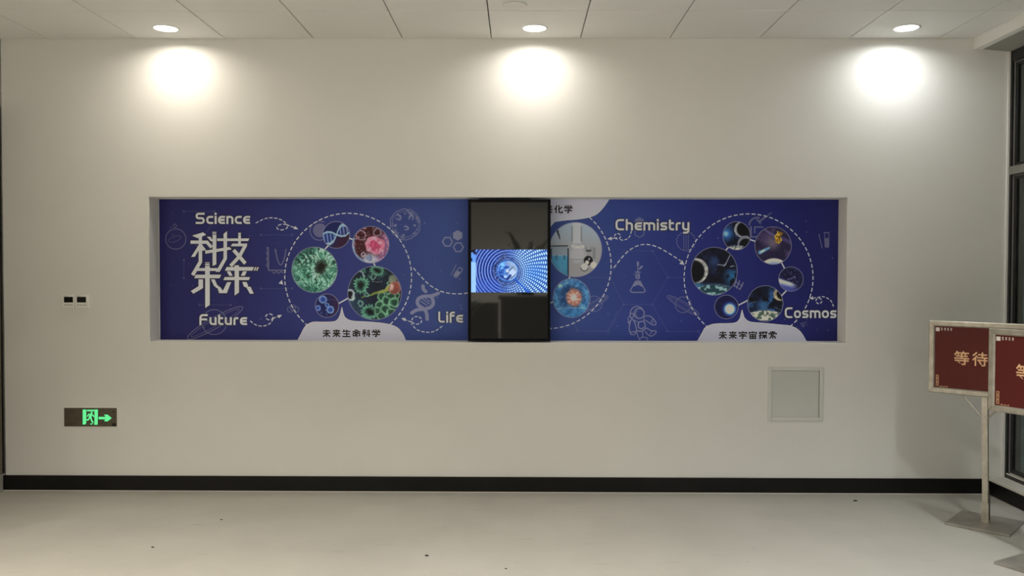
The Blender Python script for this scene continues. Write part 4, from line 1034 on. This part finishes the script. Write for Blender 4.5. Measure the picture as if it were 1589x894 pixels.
# the lit picture
def f_screen(u, v):
    """u 0..1.77 across, v 0..1 up"""
    px = u / 1.77 * 118; py = (1 - v) * 67
    x = (px - 56.4); y = -(py - 33.3); r = np.hypot(x, y); t = np.arctan2(y, x)
    side = sm(-18, 26, x + 6 * np.sin(t * 3)) 
    # left: arcs of ring beams with dark openings; right: bright facets in curved rows
    ph = r / 4.35 + t * .16
    ringl = np.abs((ph % 1) - .5)
    ang = np.abs(((t * 30 / math.pi + np.floor(ph) * .37) % 1) - .5)
    c = mix(base(u, (10, 30, 104)), C3(34, 78, 178), sm(.1, .5, ang) * .5)
    c = mix(c, C3(132, 164, 244), 1 - sm(.08, .20, ringl)) 
    c = mix(c, C3(96, 160, 246), (fbm(px * .5, py * .5, 3) > .6) * .25)
    sp1 = r / 3.3 + t * 3.2 / math.pi * 1.0; sp2 = t * 25 / math.pi * 1.0 - r * .12
    k1 = np.abs((sp1 % 1) - .5); k2 = np.abs(((sp2 + .5 * (np.floor(sp1) % 2)) % 1) - .5)
    cell = (1 - sm(.24, .42, k1)) * (1 - sm(.20, .42, k2))
    cr = mix(base(u, (14, 56, 158)), C3(190, 234, 255), cell)
    mid = np.exp(-((x - 44) ** 2 + (y + 2) ** 2) / 260); cr = mix(cr, C3(40, 130, 236), mid * .35)
    c = mix(c, cr, side)
    low = sm(4, -10, x) * sm(-6, -22, y); c = mix(c, C3(70, 110, 226), low * .3)
    # inner ragged ring
    inner = (1 - sm(20, 25, r)) * (1 - side * .6); nz = vnoise(px * 1.1, py * 1.1, 5)
    c = mix(c, mix(base(u, (14, 22, 70)), C3(120, 150, 214), sm(.5, .75, nz)), inner * .75)
    c = mix(c, C3(70, 84, 126), ((np.abs(x + 6) < 5.5) & (np.abs(r - 24) < 6)) * (vnoise(px * 1.4, py * 1.4, 8) > .45) * .6)
    # central disc
    dd = 1 - sm(15.6, 16.6, r)
    disc = mix(base(u, (66, 120, 206)), C3(150, 176, 214), sm(-10, 12, x + y * .2)); n = fbm(px * .22, py * .22, 9)
    disc = mix(disc, C3(120, 190, 250), ball(x, y, -9, 8, 5, 2)); disc = mix(disc, C3(24, 60, 150), sm(.5, .6, n) * (x < 3) * .9); disc = mix(disc, C3(128, 146, 170), sm(.5, .6, fbm(px * .3, py * .3, 2)) * (x > 0) * .7)
    a, b = (x + y) * .707, (x - y) * .707
    dia = (np.abs(a - 3.5) < 4.6) & (np.abs(b - 7.5) < 5); disc = mix(disc, C3(184, 206, 240), dia * .9); disc = mix(disc, C3(52, 78, 120), (np.abs(np.abs(b - 7.5) - 5.2) < .7) & (np.abs(a - 2) < 8))
    disc = mix(disc, C3(18, 46, 130), seg(x, y, -11, -8, 0, -14, 2.2)); disc = mix(disc, C3(160, 196, 246), ball(x, y, -3, -9, 2.6, .8)); disc = mix(disc, C3(18, 40, 120), seg(x, y, 0, -13, 5, -7, 1.4))
    disc = mix(disc, C3(236, 244, 255), ball(x, y, 0, 0, 2.1, .4)); disc = mix(disc, C3(110, 140, 180), ball(x, y, 0, 0, 1.0, .3))
    c = mix(c, disc, dd); c = mix(c, C3(40, 92, 176), (1 - sm(.5, 1.2, np.abs(r - 16.6))) * .9); c = mix(c, C3(150, 200, 250), (1 - sm(.4, 1.0, np.abs(r - 14.6))) * .5)
    # walkway streak to the lower right
    st = seg(x, y, 12, -13, 34, -34, 1.3); c = mix(c, C3(22, 84, 196), st * .9)
    # pale strip at the left with a dark notch above
    c = mix(c, C3(150, 196, 252), px < 7.6); c = mix(c, C3(98, 152, 232), (px < 7.6) & (py < 20)); c = mix(c, C3(14, 18, 44), (px < 7.2) & (py < 5)); c = mix(c, C3(20, 34, 84), (px < 2.2) & (py > 13) & (py < 19)); c = mix(c, C3(16, 24, 60), ball(px, py, 6, 5.5, 2.2, .6))
    return c
NXs, NYs = 236, 134
s0, s1 = at(730.6, 387.2, YT), at(849.2, 454.0, YT)
U_, V_ = np.meshgrid(np.linspace(0, 1.77, NXs + 1), np.linspace(0, 1, NYs + 1))
colr = lin(np.clip(f_screen(U_.ravel(), V_.ravel()), 0, 1))
verts = [(s0.x - ox + (s1.x - s0.x) * a / 1.77, .0035, s1.z - oz + (s0.z - s1.z) * b) for a, b in zip(U_.ravel(), V_.ravel())]
faces = [(j * (NXs + 1) + i, j * (NXs + 1) + i + 1, (j + 1) * (NXs + 1) + i + 1, (j + 1) * (NXs + 1) + i) for j in range(NYs) for i in range(NXs)]
me = bpy.data.meshes.new('lit_picture'); me.from_pydata(verts, [], faces)
ca = me.color_attributes.new('print', 'FLOAT_COLOR', 'POINT'); ca.data.foreach_set('color', np.concatenate([colr, np.ones((len(colr), 1))], 1).astype(np.float32).ravel())
me.materials.append(M['display']); lp = bpy.data.objects.new('lit_picture', me); COL.objects.link(lp); lp.parent = tv; lp['label'] = 'glowing blue picture of a domed lattice hall'

# ================================================================== THERMOSTATS
def thermostat(x0, x1, y0, y1, scr, label, dot):
    A, B = at(x0, y0, YW), at(x1, y1, YW); t = empty('thermostat', ((A.x + B.x) / 2, YW, (A.z + B.z) / 2), label, 'thermostat', 'pair of wall thermostats')
    hw, hh = (B.x - A.x) / 2, (A.z - B.z) / 2
    m = MB(); m.box(-hw, hw, -.016, 0, -hh, hh, .003); m.build('case', M['thermo'], t)
    C_, D_ = at(scr[0], scr[1], YW), at(scr[2], scr[3], YW)
    m = MB(); m.box(C_.x - t.location.x, D_.x - t.location.x, -.0175, -.012, D_.z - t.location.z, C_.z - t.location.z, .001); m.build('display', M['thermoscreen'], t)
    for k in range(4):
        m = MB(); xk = -hw * .55 + k * hw * .37; m.box(xk - .005, xk + .005, -.0165, -.014, -hh * .66, -hh * .52); m.build('button', M['thermomark'], t)
    m = MB(); m.box(-hw * .85, -hw * .85 + dot, -.0165, -.014, hh * .78, hh * .84); m.build('maker_mark', M['thermomark'], t)
thermostat(98.6, 117.4, 457.4, 477.4, (101.2, 460.6, 115.2, 469.4), 'white thermostat with dark display, the one nearer the brown door', .03)
thermostat(118.0, 139.0, 457.4, 477.6, (121.2, 460.6, 135.4, 469.4), 'white thermostat with dark display, the one nearer the mural', .035)

# ================================================================== EXIT SIGN
A, B = at(100.6, 632.6, YW), at(182.4, 661.6, YW)
ex = empty('exit_sign', ((A.x + B.x) / 2, YW, (A.z + B.z) / 2), 'brown metal exit sign with glowing green running figure and arrow, low on the wall', 'exit sign')
hw, hh = (B.x - A.x) / 2, (A.z - B.z) / 2
m = MB(); m.box(-hw - .004, hw + .004, -.008, 0, -hh - .004, hh + .004, .002); m.build('rim', M['platerim'], ex)
m = MB(); m.box(-hw, hw, -.012, -.004, -hh, hh, .002); m.build('face_plate', M['plate'], ex)
ef = U(15.89, 90, 625)
def ex_mesh(polys, name, mat, depth):
    bm = bmesh.new()
    for n_, poly in enumerate(polys):
        vs = []
        for px, py in poly:
            p_ = at(px, py, YW); vs.append(bm.verts.new((p_.x - ex.location.x, -depth - (n_ % 23) * 1.4e-5, p_.z - ex.location.z)))
        try: bm.faces.new(vs)
        except ValueError: pass
    for f_ in bm.faces:
        f_.normal_update()
        if f_.normal.y > 0: f_.normal_flip()
    me = bpy.data.meshes.new(name); bm.to_mesh(me); bm.free(); me.materials.append(mat)
    o = bpy.data.objects.new(name, me); COL.objects.link(o); o.parent = ex; return o
doorp = [ef([(632, 160), (722, 160), (722, 490), (700, 530), (632, 530)]), ef([(735, 165), (918, 165), (918, 205), (735, 205)]), ef([(922, 160), (1010, 160), (1003, 535), (908, 535), (922, 500)])]
man = [ellipse(*ef([(855, 238)])[0], 1.7, 1.4, 0, 16), ef([(770, 262), (850, 262), (880, 285), (850, 350), (800, 370), (780, 345), (800, 300)])]
man += ribbon(ef([(785, 275), (745, 335)]), 1.9) + ribbon(ef([(845, 275), (890, 300), (915, 348)]), 1.8) + ribbon(ef([(815, 345), (770, 415), (700, 420)]), 2.3) + ribbon(ef([(830, 350), (850, 420), (890, 490)]), 2.4) + [ef([(822, 505), (880, 500), (875, 530), (812, 530)])]
arr = [ef([(1022, 340), (1210, 340), (1210, 405), (1022, 400)]), ef([(1155, 285), (1245, 285), (1350, 372), (1245, 455), (1155, 450), (1215, 372)])]
ex_mesh([ef([(615, 140), (1030, 140), (1020, 550), (615, 550)])], 'pictogram_field', M['plate'], .0123)
ex_mesh([q for p_ in doorp + man for q in ribbon(p_, 1.3, True)], 'pictogram_outline', M['darkgreen'], .0125)  # dark green outline around door and figure
ex_mesh([q for p_ in arr for q in ribbon(p_, 1.2, True)], 'arrow_outline', M['darkgreen'], .0125)
ex_mesh(doorp, 'door_pictogram', M['green'], .0129); ex_mesh(man, 'running_figure', M['green'], .0130); ex_mesh(arr, 'arrow', M['green'], .0129)
q = at(177.8, 638.6, YW)
m = MB(); m.rod((q.x - ex.location.x, -.0145, q.z - ex.location.z), (q.x - ex.location.x, -.011, q.z - ex.location.z), .006, 16); m.build('test_button', M['black'], ex)
A, B = at(175.2, 657.0, YW), at(181.4, 660.8, YW)
m = MB(); m.box(A.x - ex.location.x, B.x - ex.location.x, -.0135, -.011, B.z - ex.location.z, A.z - ex.location.z + .003); m.build('rating_label', M['black'], ex)

# ================================================================== ACCESS HATCH
A, B = at(1191.6, 569.4, YW), at(1276.4, 653.6, YW)
hx = empty('access_hatch', ((A.x + B.x) / 2, YW, (A.z + B.z) / 2), 'square grey access hatch low on the wall below the mural', 'access panel')
hw, hh = (B.x - A.x) / 2, (A.z - B.z) / 2; b = .025
m = MB(); ring_box(m, -hw, hw, -hh, hh, b, -.010, 0, .003); m.build('hatch_frame', M['hatchrim'], hx)
m = MB(); m.box(-hw + b + .0005, hw - b - .0035, -.004, 0, -hh + b + .001, hh - b - .0015, .001); m.build('hatch_door', M['hatch'], hx)
m = MB(); m.box(hw - b - .003, hw - b, -.0015, 0, -hh + b, hh - b); m.build('door_gap', M['rust'], hx)

# ================================================================== WAITING SIGN STANDS
def glyph_polys(ch, cx, cz, size):
    """one character on the board's face: its ink box is size wide and high"""
    return fit_text(ch, cx - size / 2, cx + size / 2, -cz - size / 2, -cz + size / 2, .012)
def make_stand(x, y, rz, lean, label):
    t = empty('sign_stand', (x, y, 0), label, 'sign stand', 'red waiting sign stands', math.radians(rz))
    m = MB(); m.box(-.175, .165, -.18, .18, 0, .014, .002); m.build('base_plate', M['steelbase'], t)
    zb, zt_ = .759, 1.202
    lx = lambda z: lean * z
    m = MB(); m.bar((lx(.014), .0, .014), (lx(.13), 0, .13), .040, .034)
    sl_ = m.build('pole_socket', M['steel'], t)
    m = MB(); m.bar((lx(.12), 0, .12), (lx(zb), 0, zb), .031, .025); m.build('pole', M['steel'], t)
    m = MB(); m.box(.0195, .0215, -.006, .006, .03, .20); m.build('pole_slot', M['rust'], sl_)
    zk = zb - .125
    for s in (-1, 1):
        m = MB(); m.rod((lx(zk) + s * .014, 0, zk), (lx(zb) + s * .125, 0, zb + .002), .0062); m.build('brace', M['steel'], t)
    # board: mitred steel frame, red sheet, lettering
    xo = lx((zb + zt_) / 2); hw_ = .31; fw = .034; d0, d1 = -.012, .012
    fr = MB(); bm = fr.bm
    O = [(-hw_, zb), (hw_, zb), (hw_, zt_), (-hw_, zt_)]; I = [(-hw_ + fw, zb + fw), (hw_ - fw, zb + fw), (hw_ - fw, zt_ - fw), (-hw_ + fw, zt_ - fw)]
    shape = [(0, d1), (0, d0 + .004), (.12, d0), (.80, d0), (1, d0 + .006), (1, d1)]
    rows = []
    for tt, yy in shape: rows.append([bm.verts.new((xo + O[k][0] + (I[k][0] - O[k][0]) * tt, yy, O[k][1] + (I[k][1] - O[k][1]) * tt)) for k in range(4)])
    for r0, r1 in zip(rows, rows[1:]):
        for k in range(4): bm.faces.new((r0[k], r0[(k + 1) % 4], r1[(k + 1) % 4], r1[k]))
    for k in range(4): bm.faces.new((rows[-1][k], rows[-1][(k + 1) % 4], rows[0][(k + 1) % 4], rows[0][k]))
    frame = fr.build('board_frame', M['steel'], t)
    # mitre lines at the corners
    ml = MB()
    for k in range(4):
        a3 = Vector((xo + O[k][0] + (I[k][0] - O[k][0]) * .1, d0 - .0003, O[k][1] + (I[k][1] - O[k][1]) * .1)); b3 = Vector((xo + O[k][0] + (I[k][0] - O[k][0]) * .8, d0 - .0003, O[k][1] + (I[k][1] - O[k][1]) * .8))
        ml.bar(a3, b3, .0012, .0006)
    ml.build('mitre_seam', M['rust'], frame)
    m = MB(); m.box(xo - hw_ + fw - .004, xo + hw_ - fw + .004, -.004, .010, zb + fw - .004, zt_ - fw + .004); sheet = m.build('red_sheet', M['red'], t)
    def on_sheet(polys, name, mat, lab=None):
        bm = bmesh.new()
        for poly in polys:
            try: bm.faces.new([bm.verts.new((xo + px, -.0046, -py)) for px, py in poly])
            except ValueError: pass
        for f_ in bm.faces:
            f_.normal_update()
            if f_.normal.y > 0: f_.normal_flip()
        me = bpy.data.meshes.new(name); bm.to_mesh(me); bm.free(); me.materials.append(mat)
        o = bpy.data.objects.new(name, me); COL.objects.link(o); o.parent = sheet
        if lab: o['label'] = lab
    zc = .982
    on_sheet(glyph_polys('等', -.126, zc, .084) + glyph_polys('待', -.026, zc, .084) + glyph_polys('区', .074, zc, .078), 'waiting_lettering', M['gold'], 'gold Chinese lettering')
    # small white emblem and a line of brush characters, top corner
    ztp = zt_ - fw - .008; xl_ = -hw_ + fw + .004
    lg = [[(xl_, -ztp), (xl_ + .022, -ztp), (xl_ + .022, -ztp + .023), (xl_, -ztp + .023)]]
    for k in range(4):
        gx = xl_ + .034 + k * .0175; gz = -ztp + .008
        lg += ribbon([(gx - .005, gz - .003), (gx + .005, gz - .005)], .003) + ribbon([(gx, gz - .008), (gx + .001 * (k % 2), gz + .010)], .003) + ribbon([(gx - .004, gz + .004), (gx + .005, gz + (.002 if k % 2 else .006))], .0028)
    on_sheet(lg, 'corner_emblem', M['white_print'])
    # gold key pattern in the lower corner
    zl = zb + fw + .006; kp = []
    for k in range(3):
        z0_ = -(zl + .004 + k * .023); kp += ribbon([(xl_ + .006, z0_), (xl_ + .018, z0_), (xl_ + .018, z0_ - .018), (xl_ + .006, z0_ - .018)], .0026, True) + ribbon([(xl_ + .010, z0_ - .009), (xl_ + .015, z0_ - .009)], .002)
    for k in range(3): kp += ribbon([(xl_ + .024 + k * .017, -zl), (xl_ + .036 + k * .017, -zl), (xl_ + .036 + k * .017, -zl - .006)], .0024)
    on_sheet(kp, 'key_pattern', M['gold'])
    return t
make_stand(2.782, 4.94, -43, -.016, 'red Chinese waiting sign on a steel pole, nearer the mural wall and partly hidden')
make_stand(2.692, 4.205, -60, -.010, 'red Chinese waiting sign in front, cut off by the picture edge and overlapping the other')

# ================================================================== plants reflected in the unlit display, and a dark mass added to darken it
M['mass_dark'] = noisy(new_mat('dark_mass_finish', rough=.5), (.012, .011, .010, 1), (.02, .018, .016, 1), 5, 4)
M['leaf'] = noisy(new_mat('dark_green_leaf', rough=.5), (.012, .022, .010, 1), (.022, .038, .016, 1), 7, 3)
M['pot'] = new_mat('dark_planter', (.02, .02, .02, 1), .5)
ct = empty('reflection_mass', (.22, -1.9, 0), 'dark counter added unseen to darken the reflection low in the portrait display', 'mass')  # out of view, added so the lower display reflects something dark
m = MB(); m.box(-.5, 1.1, -.30, .26, .08, 1.05, .004); m.build('mass_body', M['mass_dark'], ct)
m = MB(); m.box(-.54, 1.14, -.34, .31, 1.05, 1.09, .004); m.build('mass_top', M['mass_dark'], ct)
m = MB(); m.box(-.47, 1.07, -.27, .23, 0, .08); m.build('plinth', M['pot'], ct)
m = MB(); m.box(-2.2, -.545, -.26, .22, 0, .98, .004); m.build('mass_side', new_mat('grey_mass_panel', (.018, .019, .018, 1), .5), ct)  # extension added to darken the left of the reflection
def plant(x, y, hgt, n, seed, label):
    t = empty('potted_plant', (x, y, 0), label, 'plant', 'potted plants mirrored in the display')
    MB().lathe([(0, 0), (.15, 0), (.19, .40), (.195, .42), (.175, .42), (.17, .38), (0, .38)], (0, 0, 0), 32).build('planter', M['pot'], t, True)
    rr = random.Random(seed)
    for k in range(n):
        a = rr.uniform(0, 2 * math.pi); L = hgt * rr.uniform(.55, 1.0); reach = rr.uniform(.25, .62); w0 = rr.uniform(.035, .055)
        bm = bmesh.new(); prev = None; N = 14
        for q in range(N + 1):
            tt = q / N; rad = reach * tt ** 1.5; z = .38 + L * (tt - .38 * tt ** 3)
            w_ = w0 * (.25 + math.sin(math.pi * min(1, tt * 1.05)) ** .8) * (1 if q < N else .05)
            c_ = Vector((rad * math.cos(a), rad * math.sin(a), z)); sd = Vector((-math.sin(a), math.cos(a), 0))
            cur = [bm.verts.new(c_ + sd * w_ + Vector((0, 0, .012))), bm.verts.new(c_), bm.verts.new(c_ - sd * w_ + Vector((0, 0, .012)))]
            if prev:
                for e in range(2): bm.faces.new((prev[e], prev[e + 1], cur[e + 1], cur[e]))
            prev = cur
        MBl = MB(); MBl.bm.free(); MBl.bm = bm
        lf = MBl.build('leaf', M['leaf'], t, True)
        md = lf.modifiers.new('thickness', 'SOLIDIFY'); md.thickness = .002
plant(-.86, -1.02, 1.35, 13, 3, 'broad-leaved plant in a dark planter mirrored at the left of the portrait display')
plant(.14, -3.3, 2.9, 15, 6, 'taller broad-leaved plant in a dark planter mirrored just above the lit picture')

# ================================================================== grit on the floor
def on_floor(px, py):
    d = ray(px, py); t = -EYE / d.z; return Vector((0, 0, EYE)) + d * t
def grit(px, py, s, label, seed):
    rr = random.Random(seed); bm = bmesh.new(); bmesh.ops.create_icosphere(bm, subdivisions=2, radius=s)
    for v in bm.verts: v.co = Vector((v.co.x * 1.3, v.co.y * .9, v.co.z * .4)) * rr.uniform(.8, 1.15)
    zmin = min(v.co.z for v in bm.verts)
    for v in bm.verts: v.co.z -= zmin
    me = bpy.data.meshes.new('floor_grit'); bm.to_mesh(me); bm.free(); me.materials.append(M['chip'])
    o = bpy.data.objects.new('floor_grit', me); COL.objects.link(o); p_ = on_floor(px, py); o.location = (p_.x, p_.y, 0.0)
    tag(o, label, 'grit', 'specks of grit on the floor')
grit(1327, 778, .011, 'dark chip of grit on the floor below the access hatch', 1)
grit(662, 863, .008, 'dark chip of grit in the open floor before the mural', 2)
grit(785, 883, .005, 'small dark speck of grit on the floor under the portrait display', 3)
grit(343.5, 807, .006, 'small dark speck of grit on the floor below the Future lettering', 4)
grit(237, 850, .007, 'dark speck of grit on the floor right of the exit sign', 5)
